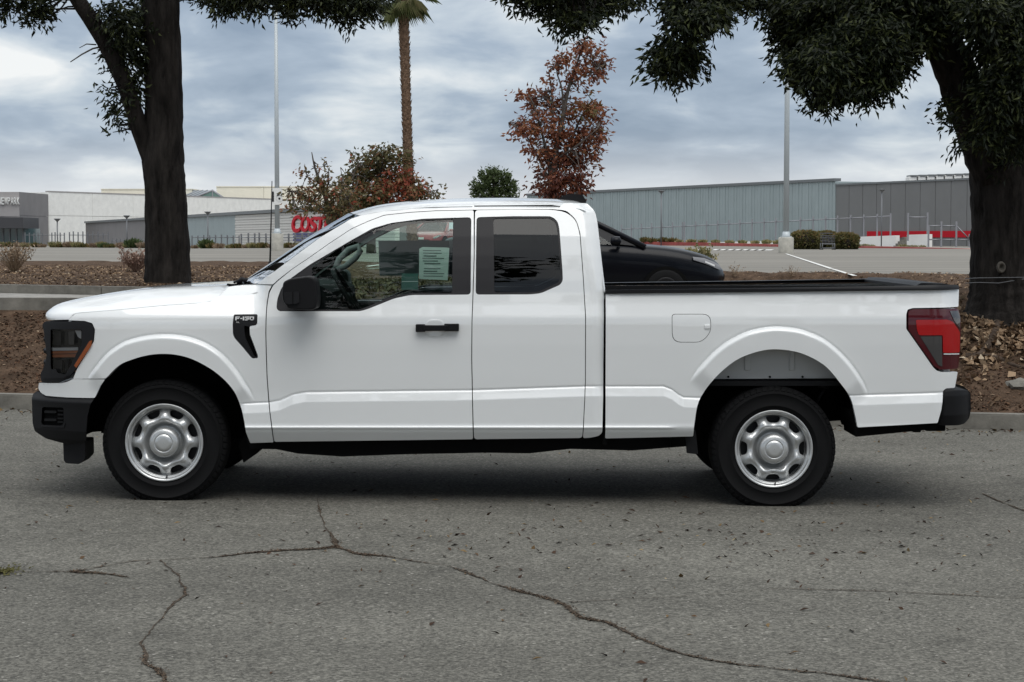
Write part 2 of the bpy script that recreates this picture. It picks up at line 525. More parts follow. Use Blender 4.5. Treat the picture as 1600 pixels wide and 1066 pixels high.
def asphalt():
    m = bpy.data.materials.new('asphalt'); m.use_nodes = True
    nt = m.node_tree; b = nt.nodes['Principled BSDF']
    co = nt.nodes.new('ShaderNodeTexCoord')
    def noise(s, d, r):
        n = nt.nodes.new('ShaderNodeTexNoise'); nt.links.new(co.outputs['Object'], n.inputs['Vector'])
        n.inputs['Scale'].default_value, n.inputs['Detail'].default_value, n.inputs['Roughness'].default_value = s, d, r
        return n.outputs[0]
    def rng_(src, a, b_, c, d):
        n = nt.nodes.new('ShaderNodeMapRange'); nt.links.new(src, n.inputs[0])
        for i, v in zip((1, 2, 3, 4), (a, b_, c, d)): n.inputs[i].default_value = v
        return n.outputs[0]
    def mul(a, c):
        n = nt.nodes.new('ShaderNodeMath'); n.operation = 'MULTIPLY'; nt.links.new(a, n.inputs[0]); nt.links.new(c, n.inputs[1]); return n.outputs[0]
    vo = nt.nodes.new('ShaderNodeTexVoronoi'); nt.links.new(co.outputs['Object'], vo.inputs['Vector']); vo.inputs['Scale'].default_value = 88
    sep = nt.nodes.new('ShaderNodeSeparateColor'); nt.links.new(vo.outputs['Color'], sep.inputs[0])
    grain = rng_(noise(52, 5, 0.8), 0.30, 0.70, 0.42, 1.58)
    stone = rng_(sep.outputs[0], 0.0, 1.0, 0.58, 1.42)
    broad = rng_(noise(0.6, 5, 0.6), 0.3, 0.7, 0.84, 1.15)
    mid = rng_(noise(4.5, 4, 0.6), 0.3, 0.7, 0.90, 1.10)
    mp = nt.nodes.new('ShaderNodeMapping'); mp.inputs['Scale'].default_value = (0.10, 0.75, 1)     # worn lanes along the road
    nt.links.new(co.outputs['Object'], mp.inputs[0])
    nl = nt.nodes.new('ShaderNodeTexNoise'); nl.inputs['Scale'].default_value = 1.3; nl.inputs['Detail'].default_value = 5
    nt.links.new(mp.outputs[0], nl.inputs['Vector'])
    lane = rng_(nl.outputs[0], 0.3, 0.7, 0.86, 1.13)
    st = nt.nodes.new('ShaderNodeTexNoise'); st.inputs['Scale'].default_value = 1.9; st.inputs['Detail'].default_value = 3
    nt.links.new(co.outputs['Object'], st.inputs['Vector'])
    oil = rng_(st.outputs[0], 0.26, 0.36, 0.78, 1.0)                                               # old oil stains
    k = mul(mul(mul(grain, stone), mul(broad, mid)), mul(lane, oil))
    sc = nt.nodes.new('ShaderNodeVectorMath'); sc.operation = 'SCALE'; sc.inputs[0].default_value = (0.122, 0.117, 0.101)
    nt.links.new(k, sc.inputs['Scale'])
    sp = rng_(sep.outputs[1], 0.988, 0.996, 0.0, 0.55)          # pale aggregate showing through
    mx = nt.nodes.new('ShaderNodeMix'); mx.data_type = 'RGBA'
    nt.links.new(sp, mx.inputs[0]); nt.links.new(sc.outputs[0], mx.inputs[6]); mx.inputs[7].default_value = (0.42, 0.40, 0.36, 1)
    nt.links.new(mx.outputs[2], b.inputs['Base Color'])
    b.inputs['Roughness'].default_value = 0.92
    b.inputs['Specular IOR Level'].default_value = 0.25
    bp = nt.nodes.new('ShaderNodeBump'); bp.inputs['Strength'].default_value = 0.8; bp.inputs['Distance'].default_value = 0.006
    nt.links.new(noise(95, 3, 0.7), bp.inputs['Height']); nt.links.new(bp.outputs[0], b.inputs['Normal'])
    MATS['asphalt'] = m
asphalt()

# ================================================================== GROUND
def road_z(x, y=0):
    return -0.0095 * np.clip(x, -30, 30)
def kerb_y(x):
    return 16.996 - 0.1211 * np.clip(x, -40, 40)
def lot_edge(x):
    return 34.5 - 0.39 * np.clip(x, -22, 22)
def plant_y(x):
    return 21.85 - 0.61 * (x + 5.86)
def lot_z(x, y):
    x, y = np.asarray(x, float), np.asarray(y, float)
    return 1.0 - 0.60 * sstep(75, 240, y) * sstep(2, -30, x - 0.02 * y)
def bank_z(x, y):
    x, y = np.asarray(x, float), np.asarray(y, float)
    d = y - kerb_y(x)
    base = road_z(x)
    up = np.interp(d, [0, 0.15, 1.2, 2.35], [0.09, 0.125, 0.46, 0.87]) + base * np.clip(1 - d / 2.4, 0, 1)
    e = y - plant_y(x)
    left = np.where(d < 2.4, up, np.where(e < 0.08, 0.90, 1.065))
    right0 = np.interp(d, [0, 0.15, 0.6, 2.5, 4.0, 4.8, 5.4], [0.09, 0.125, 0.22, 0.78, 1.05, 1.085, 1.08]) + base * np.clip(1 - d / 4, 0, 1)
    dip = sstep(4.9, 9.0, d) * sstep(0.3, 1.6, lot_edge(x) - y) * sstep(-3.4, -2.4, x) * sstep(7.5, 4.6, x)
    right = right0 * (1 - dip) + 0.45 * dip
    right = np.where(d > 5.4, right - 0.06 * sstep(10, 16, d) * (1 - dip), right)
    w = sstep(-3.3, -2.4, x)
    z = left * (1 - w) + right * w
    z = z - 0.05 * sstep(0.3, 1.2, y - lot_edge(x))
    bump = 0.018 * np.sin(3.1 * x + 1.3 * y) * np.sin(2.3 * y - 0.7 * x) + 0.012 * np.sin(7.7 * x - 5.1 * y)
    k = sstep(0.2, 0.8, d) * np.where((x < -2.4) & (np.abs(e) < 0.5), 0.0, 1.0) * np.where((x < -2.4) & (d < 3.0) & (d > 1.9), 0.0, 1.0)
    return z + bump * k

def hfield(name, xs, ys, zf, m, ymin=None, yfun=None):
    rows = []
    for y in ys:
        rows.append([(x, y, 0) for x in xs])
    a = np.array(rows)
    if yfun is not None:                       # first rows follow a slanted front line
        a[:, :, 1] = yfun(a[:, :, 0], a[:, :, 1])
    a[:, :, 2] = zf(a[:, :, 0], a[:, :, 1])
    ny, nx = a.shape[:2]
    q = [(j * nx + i, j * nx + i + 1, (j + 1) * nx + i + 1, (j + 1) * nx + i) for j in range(ny - 1) for i in range(nx - 1)]
    me = np_mesh(name, a.reshape(-1, 3), q)
    me.polygons.foreach_set('use_smooth', [True] * len(q))
    o = link(name, me, None, m)
    o['kind'] = 'structure'
    return o
# far ground under everything
gm = MB(); gm.add([(3000 * cos(2 * pi * k / 48), 3000 * sin(2 * pi * k / 48), -1.1) for k in range(48)], [tuple(range(48))])
tag(gm.build('far_ground', M['soil']), kind='structure')
# road: one sheet up to the kerb
xs = [-60, -30, -12, -8, -4, 0, 4, 8, 12, 30, 60]
hfield('road', xs, [0, 0.3, 0.6, 0.9, 1.0], lambda x, y: road_z(x), M['asphalt'], yfun=lambda x, t: -25 + (kerb_y(x) + 0.02 + 25) * t)
# planting bank between the kerb and the car park
xs = list(np.concatenate([np.linspace(-60, -11, 22), np.linspace(-10.6, 10.6, 170), np.linspace(11, 60, 22)]))
ts = list(np.concatenate([np.linspace(0.15, 6.5, 58), np.linspace(6.7, 30, 60)]))
hfield('planting_bank', xs, ts, bank_z, M['soil'], yfun=lambda x, t: kerb_y(x) + t)
# car park asphalt
xs = list(np.concatenate([np.linspace(-320, -32, 16), np.linspace(-28, 40, 30), np.linspace(48, 320, 14)]))
ts = [0, 0.02, 0.05, 0.1, 0.15, 0.2, 0.26, 0.32, 0.4, 0.5, 0.6, 0.7, 0.85, 1.0]
hfield('car_park', xs, ts, lot_z, M['lot_asphalt'], yfun=lambda x, t: lot_edge(x) + (430 - lot_edge(x)) * t)

# street kerb in cast lengths (parts of one kerb)
kerb = tag(empty('street_kerb', (0, 17, 0)), kind='structure')
xk = -24.6
while xk < 24:
    a, b = (xk + 0.006, kerb_y(xk)), (xk + 2.994, kerb_y(xk + 3))
    za, zb = road_z(xk) + 0.135, road_z(xk + 3) + 0.135
    k = MB().obox(a, b, 0, 0.16, (za - 0.4, zb - 0.4), (za - 0.012, zb - 0.012))
    k.obox((a[0], a[1]), (b[0], b[1]), 0.016, 0.16, (za - 0.012, zb - 0.012), (za, zb))
    k.build('kerb_length', M['concrete_dirty'], kerb, org=(0, 17, 0))
    xk += 3.0
# low retaining kerb, walkway and planter kerb on the left
def band(x, d):
    return kerb_y(x) + d
rk = tag(empty('retaining_kerb', (-6, 20, 0.8)), kind='structure')
for x0, x1 in ((-12, -9.0), (-9.0, -5.98), (-5.98, -2.6)):
    MB().obox((x0 + 0.006, band(x0, 2.35)), (x1 - 0.006, band(x1, 2.35)), 0, 0.2, 0.5, 0.992).build('kerb_length', M['concrete_dirty'], rk, org=(-6, 20, 0.8))
wk = MB()
wk.add([(-12, band(-12, 2.55), 0.99), (-2.6, band(-2.6, 2.55), 0.99), (-3.3, plant_y(-3.3) - .02, 0.99), (-12, plant_y(-12) - .02, 0.99)], [(0, 1, 2, 3)])
tag(wk.build('walkway', M['concrete']), kind='structure')
pk = tag(empty('planter_kerb', (-6, 22, 0.9)), kind='structure')
for x0, x1 in ((-12, -8.6), (-8.6, -4.52), (-4.52, -2.9)):
    MB().obox((x0 + 0.006, plant_y(x0)), (x1 - 0.006, plant_y(x1)), 0, 0.16, 0.7, 1.085).build('kerb_length', M['concrete_dirty'], pk, org=(-6, 22, 0.9))

# driveway behind the bank, on which the dark car stands
dv = MB(); dv.add([(-2.2, band(-2.2, 11.8), 0.475), (4.2, band(4.2, 11.8), 0.475), (4.2, band(4.2, 15.2), 0.475), (-2.2, band(-2.2, 15.8), 0.475)], [(0, 1, 2, 3)])
tag(dv.build('driveway', M['lot_asphalt']), kind='structure')

# painted lines on the car park
def lot_quad(pts, dz=0.006):
    return [tuple(p + Vector((0, 0, dz))) for p in pts]
def lotline(pxa, pxb, w):
    a, b = G(*pxa, lambda x, y: float(lot_z(x, y))), G(*pxb, lambda x, y: float(lot_z(x, y)))
    d = (b - a); n = 6
    nrm = Vector((-d.y, d.x, 0)).normalized() * w / 2
    m = MB(); rows = []
    for i in range(n + 1):
        p = a + d * (i / n); p.z = float(lot_z(p.x, p.y)) + 0.012
        rows.append([p - nrm, p + nrm])
    m.grid(rows, False)
    return tag(m.build('parking_line', M['line_paint']), kind='structure')
lotline((1228, 397), (1300, 421), 0.09); lotline((1302, 421.6), (1336, 432), 0.075)
lotline((560, 419), (612, 412), 0.12)
for i in range(10):
    x = 1092 + i * 11.6
    lotline((x, 391.2 + 0.05 * i), (x + 5.5, 389.8 + 0.05 * i), 0.5)

# cracks in the road, filled with dirt
def road_pt(px, py):
    return G(px, py, lambda x, y: float(road_z(x)))
CRACK_PTS = []
def crack(pts, w0, w1, m='crack_dirt', name='road_crack'):
    w = [road_pt(*p) for p in pts]
    line = smooth_line([(p.x, p.y) for p in w], 10)
    ln = len(line); L = []; drift = 0.0; wk_ = 1.0
    for i, p in enumerate(line):
        t = line[min(i + 1, ln - 1)] - line[max(i - 1, 0)]
        nrm = np.array([-t[1], t[0]]) / max(np.hypot(*t), 1e-6)
        wk_ = min(2.0, max(.35, wk_ + random.uniform(-.38, .38)))
        ww = wk_ * (w0 + (w1 - w0) * i / ln) * random.uniform(0.6, 1.3)
        drift = 0.7 * drift + random.uniform(-0.006, 0.006); c = p + nrm * drift
        a, b = c - nrm * ww / 2, c + nrm * ww / 2
        L.append([(a[0], a[1], road_z(a[0]) + 0.004), (b[0], b[1], road_z(b[0]) + 0.004)])
        CRACK_PTS.append((c[0], c[1], ww))
    mb = MB(); mb.grid(L, False)
    return tag(mb.build(name, M[m]), kind='structure')
crack([(-30, 897), (60, 894), (110, 894), (150, 888), (220, 877), (320, 872), (420, 862), (500, 858), (525, 855)], 0.014, 0.020)
crack([(525, 855), (560, 866), (600, 870), (650, 878), (700, 885), (725, 893), (760, 908), (800, 922), (840, 932), (875, 942), (895, 955), (915, 967), (955, 975), (995, 997), (1040, 1015), (1100, 1030), (1160, 1040), (1225, 1047), (1300, 1055), (1375, 1066), (1420, 1076)], 0.018, 0.012)
crack([(528, 857), (520, 843), (510, 825), (500, 800), (496, 780)], 0.022, 0.008)
crack([(250, 876), (270, 893), (283, 912), (288, 930), (262, 955), (240, 985), (222, 1005), (230, 1035), (255, 1055), (262, 1080)], 0.010, 0.014)
crack([(892, 942), (970, 938), (1080, 932), (1200, 922), (1240, 921), (1400, 926), (1520, 932), (1620, 937)], 0.008, 0.010)
crack([(110, 894), (160, 897), (200, 903)], 0.02, 0.006)
crack([(1535, 772), (1570, 788), (1610, 802)], 0.014, 0.014)
c0 = road_pt(6, 894)
mo = MB()
for k in range(260):
    a, r = random.uniform(0, 2 * pi), abs(random.gauss(0, 1)) * .045
    x, y = c0.x + r * cos(a) * 1.1, c0.y + 2.0 * r * sin(a)
    s = random.uniform(.004, .010)
    q = [(x + s * cos(t + a), y + s * sin(t + a) * 1.3, road_z(x) + random.uniform(.004, .012)) for t in (0, 1.7, 3.2, 4.6)]
    mo.add(q, [(0, 1, 2, 3)])
tag(mo.build('moss_patch', M['moss']), kind='stuff', label='small mossy patch at the end of the road crack', cat='moss')

# ================================================================== BUILDINGS
def wall_line(ax, ay, az, bx, by, n, name, m, parent, org, zlo, gap=0.02, t=0.10, ribs=True):
    """n upright panels along plan line a -> b, each an own part with a recessed joint"""
    a, b = Vector((ax, ay)), Vector((bx, by))
    for i in range(n):
        p, q = a.lerp(b, i / n), a.lerp(b, (i + 1) / n)
        d = (q - p).normalized()
        o = MB().obox(p + d * gap / 2, q - d * gap / 2, -t, 0.0, zlo, az)
        if ribs:
            L = (q - p).length
            for k in (0.33, 0.66):
                r0 = p + d * (L * k - 0.06); r1 = p + d * (L * k + 0.06)
                o.obox(r0, r1, -t - 0.035, -t + 0.01, zlo, az - 0.02)
        o.build(name, m, parent, org)

# --- right: warehouse with blue-grey ribbed panels and its darker wing
wA = (30.6 - 0.0, 0)   # placeholder
X0, Y0 = 25.4, 150.0                               # outer corner between the two walls
dirw = Vector((6.8 - 25.4, 191.5 - 150.0)).normalized()
LA = Vector((X0, Y0)) + dirw * 58                  # far end of the blue-grey wall
ZB = 6.24
org = (X0, Y0, 0.9)
whs = tag(empty('warehouse', org), 'long warehouse with blue-grey ribbed metal panels behind the steel fence', 'building')
wall_line(LA.x, LA.y, ZB - 0.22, X0, Y0, 40, 'wall_panel', M['panel_blue'], whs, org, 0.3)
c = MB().obox(LA, (X0, Y0), -0.22, 0.4, ZB - 0.22, ZB); c.build('coping', M['coping_grey'], whs, org)
c = MB().obox(LA, (X0, Y0), 0.005, 22, 0.2, ZB - 0.25); c.build('wall', M['panel_blue'], whs, org)
# darker wing
RB = Vector((X0, Y0)) - dirw * 62
ZD = 5.80
org2 = (X0, Y0 - 1, 0.9)
wing = tag(empty('warehouse_wing', org2), 'dark grey warehouse wing with a red band low on its wall', 'building')
Ws = Vector((X0, Y0)) - dirw * 0.05
wall_line(Ws.x, Ws.y, ZD - 0.14, RB.x, RB.y, 34, 'wall_panel', M['panel_grey'], wing, org2, 0.3, ribs=False, gap=0.05)
MB().obox(Ws, RB, -0.18, 0.4, ZD - 0.14, ZD).build('coping', M['coping_grey'], wing, org2)
MB().obox(Ws, RB, 0.02, 22, 0.2, ZD - 0.2).build('wall', M['panel_grey'], wing, org2)
s0 = Vector((X0, Y0)) - dirw * 4.4
MB().obox(s0, RB, -0.17, -0.102, 1.62, 2.08).build('red_band', M['stripe_red'], wing, org2)
# roof plant on the wing
ru = tag(empty('roof_duct', tuple(P(1465, 281, 146))), 'row of white roof ducts with dark caps on the dark wing', 'roof duct')
for i in range(7):
    p, q = P(1418 + i * 14, 281.5 - i * 0.45, 146), P(1430 + i * 14, 276.5 - i * 0.45, 146)
    mb = MB().box((p.x, 145.4, p.z - 0.3), (q.x, 146.8, q.z), 0.05)
    mb.build('duct_hood', M['white_wall'], ru, tuple(ru.location))
    MB().box((p.x + 0.1, 145.3, q.z + 0.01), (q.x + 0.1, 146.9, q.z + 0.12)).build('hood_cap', M['coping_grey'], ru, tuple(ru.location))
p, q = P(1396, 283, 147), P(1520, 281, 147)
MB().box((p.x, 146.9, p.z - 0.35), (q.x, 147.6, p.z)).build('duct', M['white_wall'], ru, tuple(ru.location))
p, q = P(1347, 289, 148), P(1377, 286.2, 148)
rh = MB().box((p.x, 147, p.z - 0.4), (q.x, 149, q.z), 0.03)
tag(rh.build('roof_hatch', M['coping_grey']), 'flat dark roof hatch on the edge of the dark wing', 'roof hatch')

# --- left: shopping centre
def px_wall(pxa, pya, Ya, pxb, pyb, Yb):
    a, b = P(pxa, pya, Ya), P(pxb, pyb, Yb)
    return a, b
# white block receding to the right
a, b = P(75, 300, 290), P(560, 316, 378)
orgw = (a.x, a.y, 0.4)
wb = tag(empty('mall_building', orgw), 'big blank white mall block with a flat roof', 'building')
ztop = a.z
n = 9
for i in range(n):                                 # precast panels, two rows
    p, q = a.lerp(b, i / n), a.lerp(b, (i + 1) / n)
    d = (q - p); d.z = 0; d.normalize()
    for z0, z1 in ((-0.5, 4.9), (4.95, ztop)):
        MB().obox(p + d * 0.03, q - d * 0.03, -0.15, 0, z0, z1 - 0.02).build('wall_panel', M['wall_white'], wb, orgw)
MB().obox(a, b, 0.01, 30, -0.5, ztop - 0.06).build('wall', M['wall_white'], wb, orgw)
MB().obox(a, b, -0.2, 0.5, ztop - 0.02, ztop + 0.16).build('coping', M['wall_grey'], wb, orgw)
# grey entrance block
orge = tuple(P(30, 385, 272))
eb = tag(empty('entrance_block', orge), 'grey mall entrance block with white lettering and a dark canopy', 'building')
ac, bc = P(30, 300, 272), P(75, 301, 287)
ztop = ac.z
lf = P(-90, 300, 272)
for x0, x1 in ((lf.x, (lf.x + ac.x) / 2), ((lf.x + ac.x) / 2, ac.x)):
    MB().box((x0 + .02, 272, 4.6), (x1 - .02, 276, ztop)).build('wall_panel', M['wall_grey'], eb, orge)
for i in range(2):
    p, q = ac.lerp(bc, i / 2), ac.lerp(bc, (i + 1) / 2)
    zl = 4.75 if i == 0 else -0.5
    MB().obox(p, q, -0.03, 4, 4.75, ztop).build('wall_panel', M['wall_grey_dark'], eb, orge)
    MB().obox(p, q, -0.0, 4, -0.5, 4.73).build('wall_panel', M['wall_grey_dark'], eb, orge)
zc0, zc1 = P(0, 357, 268).z, P(0, 340, 268).z
MB().box((lf.x, 268, zc0), (P(31, 0, 268).x, 271.9, zc1)).build('canopy', M['canopy_dark'], eb, orge)
e0, e1 = P(31, 340, 268), P(60, 340, 277)
MB().obox(e0, e1, -0.05, 3, zc0, zc1).build('canopy', M['canopy_dark'], eb, orge)
for i in range(9):
    x0 = P(-62 + i * 10.5, 0, 270.5).x; x1 = P(-53.5 + i * 10.5, 0, 270.5).x
    MB().box((x0, 270.5, -0.4), (x1, 270.6, zc0)).build('door_pane', M['teal_glass'], eb, orge)
    MB().box((x1, 270.3, -0.4), (x1 + 0.16, 270.7, zc0)).build('mullion', M['post_grey'], eb, orge)
MB().obox(P(33, 0, 270.5), P(57, 0, 277), -0.1, 0.1, -0.4, zc0).build('door_pane', M['teal_glass'], eb, orge)
# lettering (only the end of the word is in the picture)
SZ = 1.45
word = 'NEWPARK'
xr = P(27, 0, 271.8).x
wid = P(28, 0, 271.8).x - P(-6, 0, 271.8).x
for i, ch in enumerate(word):
    o = text_obj('letter', ch, SZ, M['sign_white'], eb, extrude=0.08, offset=0.012, sx=0.46)
    xsv = [v.co.x for v in o.data.vertices]; kx = wid / 7 * .84 / (max(xsv) - min(xsv)); mx_ = min(xsv)
    for v in o.data.vertices: v.co.x = (v.co.x - mx_) * kx
    o.location = (xr - wid + i * wid / 7 - orge[0], 271.8 - orge[1], P(0, 319.5, 271.8).z - orge[2])

# cream blocks and glazed gable behind
def block(name, label, px0, px1, py, Y, depth, m, cat='building', px_side=None):
    p, q = P(px0, py, Y), P(px1, py, Y)
    oo = tag(empty(name, (p.x, Y, 0.4)), label, cat)
    n = max(2, int((q.x - p.x) / 9))
    for i in range(n):
        x0, x1 = p.x + (q.x - p.x) * i / n, p.x + (q.x - p.x) * (i + 1) / n
        MB().box((x0 + 0.03, Y, 0), (x1 - 0.03, Y + 0.3, p.z - 0.2)).build('wall_panel', m, oo, (p.x, Y, 0.4))
    MB().box((p.x, Y + 0.31, 0), (q.x, Y + depth, p.z - 0.22)).build('wall', m, oo, (p.x, Y, 0.4))
    MB().box((p.x - 0.1, Y - 0.12, p.z - 0.18), (q.x + 0.1, Y + depth, p.z)).build('coping', m, oo, (p.x, Y, 0.4))
    return oo
block('rooftop_block', 'long low cream rooftop block rising behind the white mall left of the dark trunk', 158, 300, 295, 395, 30, M['wall_cream'])
block('rooftop_block', 'tall cream rooftop block rising behind the white mall between trunk and lamp pole', 338, 560, 291, 400, 30, M['wall_cream'])
# glazed gable
gY = 385
orgg = tuple(P(320, 312, gY))
gb = tag(empty('glazed_gable', orgg), 'glazed skylight gable with green frame on the mall roof', 'skylight')
A0, A1, Ap = P(300, 311, gY), P(352, 311, gY), P(332, 297.5, gY)
R0, Rp = P(258, 311, gY + 16), P(290, 297.8, gY + 16)
for i in range(6):
    f0, f1 = i / 6, (i + 1) / 6
    u0, u1 = Ap.lerp(Rp, f0), Ap.lerp(Rp, f1); l0, l1 = A0.lerp(R0, f0), A0.lerp(R0, f1)
    d = Vector((0, 0, 0.05))
    MB().add([l0, l1, u1, u0, l0 - d, l1 - d, u1 - d, u0 - d], [(0, 1, 2, 3), (7, 6, 5, 4), (0, 4, 5, 1), (2, 6, 7, 3)]).build('roof_pane', M['gable_glass'], gb, orgg)
    MB().tube([l0 + d, u0 + d], 0.12, 4).build('rafter', M['post_light'], gb, orgg)
MB().add([A0, A1, Ap], [(0, 1, 2)]).build('gable_pane', M['gable_green'], gb, orgg)
MB().tube([A1, Ap, A0], 0.2, 4).build('gable_frame', M['post_light'], gb, orgg)
MB().tube([Vector(((A0.x + A1.x) / 2 + .8, gY - .1, A0.z)), Ap], 0.12, 4).build('gable_frame', M['post_light'], gb, orgg)
A2 = A1 + (R0 - A0)
MB().add([A1, A2, Rp, Ap], [(0, 1, 2, 3)]).build('roof_slope', M['gable_glass'], gb, orgg)

# low wing rising towards the camera on the right: dark, blue-grey, then white horizontal siding with the store sign
LW0, LW1 = P(136, 346, 285), P(520, 320.5, 145)
orgl = (LW0.x, LW0.y, 0.3)
lw = tag(empty('store_wing', orgl), 'low mall wing, dark grey then blue-grey then white siding, with the red store sign', 'building')
zt = 4.0
def at_px(px, off=0.0):
    """point of the wing's front line under photo column px"""
    k = (px - 800) / FPX
    d = LW1 - LW0
    t = (k * LW0.y - LW0.x) / (d.x - k * d.y)
    return LW0.lerp(LW1, t)
def wing_panels(pxs, m, name='wall_panel'):
    for p0, p1 in zip(pxs[:-1], pxs[1:]):
        a, b = at_px(p0), at_px(p1)
        d = (b - a); d.z = 0; d.normalize()
        MB().obox(a + d * 0.02, b - d * 0.02, -0.1, 0.2, -0.2, zt - 0.28).build(name, m, lw, orgl)
wing_panels([136, 160, 185, 210, 232, 262, 294], M['wall_grey_dark'])
wing_panels([294, 308, 322, 336, 352, 370], M['panel_blue'])
MB().obox(at_px(136), at_px(620), 0.2, 12, -0.2, zt - 0.3).build('wall', M['panel_grey'], lw, orgl)
MB().obox(at_px(136), at_px(620), -0.3, 0.6, zt - 0.28, zt).build('coping', M['coping_grey'], lw, orgl)
sd = MB()
a, b = at_px(370), at_px(620)
nb = 17
for i in range(nb):
    z0 = -0.2 + (zt - 0.30 + 0.2) * i / nb
    h = (zt - 0.1) / nb
    o = MB().obox(a, b, -0.13 if i % 2 else -0.09, 0.2, z0, z0 + h * 0.90)
    o.build('siding_board', M['siding_white'], lw, orgl)
# store sign
sdir = (at_px(560) - at_px(440)); sdir.z = 0; sdir.normalize()
ang = math.atan2(sdir.y, sdir.x)
nsd = Vector((sdir.y, -sdir.x, 0))
s0p = at_px(461)
Ls = at_px(540) - s0p; Ls.z = 0
def on_wing(px, py, off=0.2):
    a = at_px(px); k = P(px, py, a.y)
    return Vector((a.x, a.y, k.z)) + nsd * off
xs_l = [460.5, 474.5, 487.5, 499.5, 512, 526, 540]
for i, ch in enumerate('COSTCO'):
    a = on_wing(xs_l[i], 362.5 - (0 if i == 0 else 1)); b = on_wing(xs_l[i + 1], 363)
    h = (P(0, 338 if i == 0 else 341, a.y).z - P(0, 363, a.y).z)
    o = text_obj('letter', ch, h / 0.70, M['sign_red'], lw, extrude=0.06, offset=0.045, shear=0.18)
    w = o.dimensions.x if o.dimensions.x > 0 else 1
    xsv = [v.co.x for v in o.data.vertices]; w = max(xsv) - min(xsv); m0 = min(xsv)
    tw = (b - a).length * 1.06
    for v in o.data.vertices: v.co.x = (v.co.x - m0) * tw / w
    o.rotation_euler = (pi / 2, 0, ang)
    o.location = a - Vector(orgl)
for k in range(3):
    y0 = 364.5 + k * 4.6
    a, b = on_wing(462, y0), on_wing(497, y0); c, d = on_wing(497, y0 + 3.2), on_wing(462, y0 + 3.2)
    mb = MB(); dd = nsd * -0.08
    mb.add([d, c, b, a, d + dd, c + dd, b + dd, a + dd], [(0, 1, 2, 3), (0, 4, 5, 1), (2, 6, 7, 3), (1, 5, 6, 2), (3, 7, 4, 0)])
    mb.build('sign_bar', M['sign_blue'], lw, orgl)
for i, ch in enumerate('WHOLESALE'):
    a = on_wing(500 + i * 5.0, 377)
    o = text_obj('letter', ch, 0.85, M['sign_blue'], lw, extrude=0.05, offset=0.02, sx=0.62)
    o.rotation_euler = (pi / 2, 0, ang); o.location = a - Vector(orgl)

# --- low white dock walls with steps on the right
def plan_pt(px, py, Y):
    return P(px, py, Y)
dw = tag(empty('dock_wall', tuple(P(1370, 388, 132))), 'low white wall in two pieces in front of the dark wing', 'wall')
for (p0, p1, t0, t1, Y0_, Y1_) in ((1342, 1399, 370, 368, 134, 130), (1417, 1450, 367, 366, 127, 125)):
    a, b = P(p0, t0, Y0_), P(p1, t1, Y1_)
    MB().obox(a, b, 0, 0.35, (0.6, 0.6), (a.z, b.z)).build('wall_section', M['white_wall'], dw, tuple(dw.location))
a, b = P(1399, 384, 130), P(1417, 368, 130)
st = MB()
for i in range(5):
    st.obox(P(1400 + i * 3.4, 0, 129.5), P(1403.4 + i * 3.4, 0, 129.0), 0, 1.0, 0.6, P(0, 384 - i * 3.4, 129).z)
st.build('ramp_step', M['concrete_dirty'], dw, tuple(dw.location))
lw2 = MB().obox(P(1085, 382, 150), P(1240, 375, 142), 0, 0.3, 0.6, (P(0, 379.5, 150).z, P(0, 375.5, 142).z))
tag(lw2.build('plinth_wall', M['white_wall']), 'low white plinth along the foot of the steel fence', 'wall')
rk2 = tag(empty('red_kerb', tuple(P(1250, 387, 110))), kind='structure')
pts = [(1000, 378.2, 150), (1100, 379.6, 140), (1200, 382.0, 128), (1240, 383.0, 122), (1320, 384.5, 113), (1420, 386.6, 107), (1540, 390.0, 101), (1700, 395, 94)]
for (p0, p1) in zip(pts[:-1], pts[1:]):
    a, b = P(*p0), P(*p1)
    MB().obox(a, b, 0, 0.3, 0.7, (a.z + 0.02, b.z + 0.02)).build('kerb_length', M['red_paint'], rk2, tuple(rk2.location))
    MB().obox(a, b, 0.302, 1.6, 0.7, (a.z, b.z)).build('pavement_slab', M['concrete_pale'], rk2, tuple(rk2.location))

# ================================================================== THE PICKUP
YS, YC = 11.52, 12.52                  # near body side, centre plane
TL = Vector((-0.26, YC, float(road_z(-0.26))))
truck = tag(empty('pickup_truck', TL), 'white extended cab pickup truck with silver steel wheels parked side-on in the road', 'pickup truck')

TAB_W = np.arange(230, 730, 0.5)
_k = [(230, .46), (300, .255), (328, .192), (370, .126), (400, .090), (420, .071), (440, .056), (458, .045), (475, .030), (488, .014), (496, .004), (506, .001), (540, .0), (590, .003), (614, .006), (662, .006), (668, .004), (674, .013), (690, .055), (705, .10)]
_t = np.interp(TAB_W, [k[0] for k in _k], [k[1] for k in _k])
_g = np.exp(-0.5 * (np.arange(-14, 15) / 3.2) ** 2); _g /= _g.sum()
TAB_V = np.convolve(np.pad(_t, 14, mode='edge'), _g, mode='valid')
CREASE = [(300, 636), (377, 632), (421, 630), (437, 627), (457, 618), (478, 614), (740, 611), (915, 605), (1037, 605), (1050, 610), (1060, 618), (1068, 622), (1091, 623), (1334, 619), (1471, 615), (1500, 614)]
def arch_tab(c, pts):
    a = [(math.atan2(c[1] - y, x - c[0]), hypot(x - c[0], y - c[1])) for x, y in pts]
    a.sort()
    return c, [q[0] for q in a], [q[1] for q in a]
FLARE_F = arch_tab((256, 692), [(133, 602), (137, 590), (150, 572), (170, 550), (195, 534), (225, 526), (255, 523), (290, 526), (320, 536), (345, 552), (365, 573), (380, 595), (392, 616)])
FLARE_R = arch_tab((1212, 702), [(1066, 622), (1074, 604), (1101, 565), (1135, 535), (1169, 518), (1209, 511), (1250, 515), (1287, 530), (1320, 558), (1349, 599), (1358, 622)])
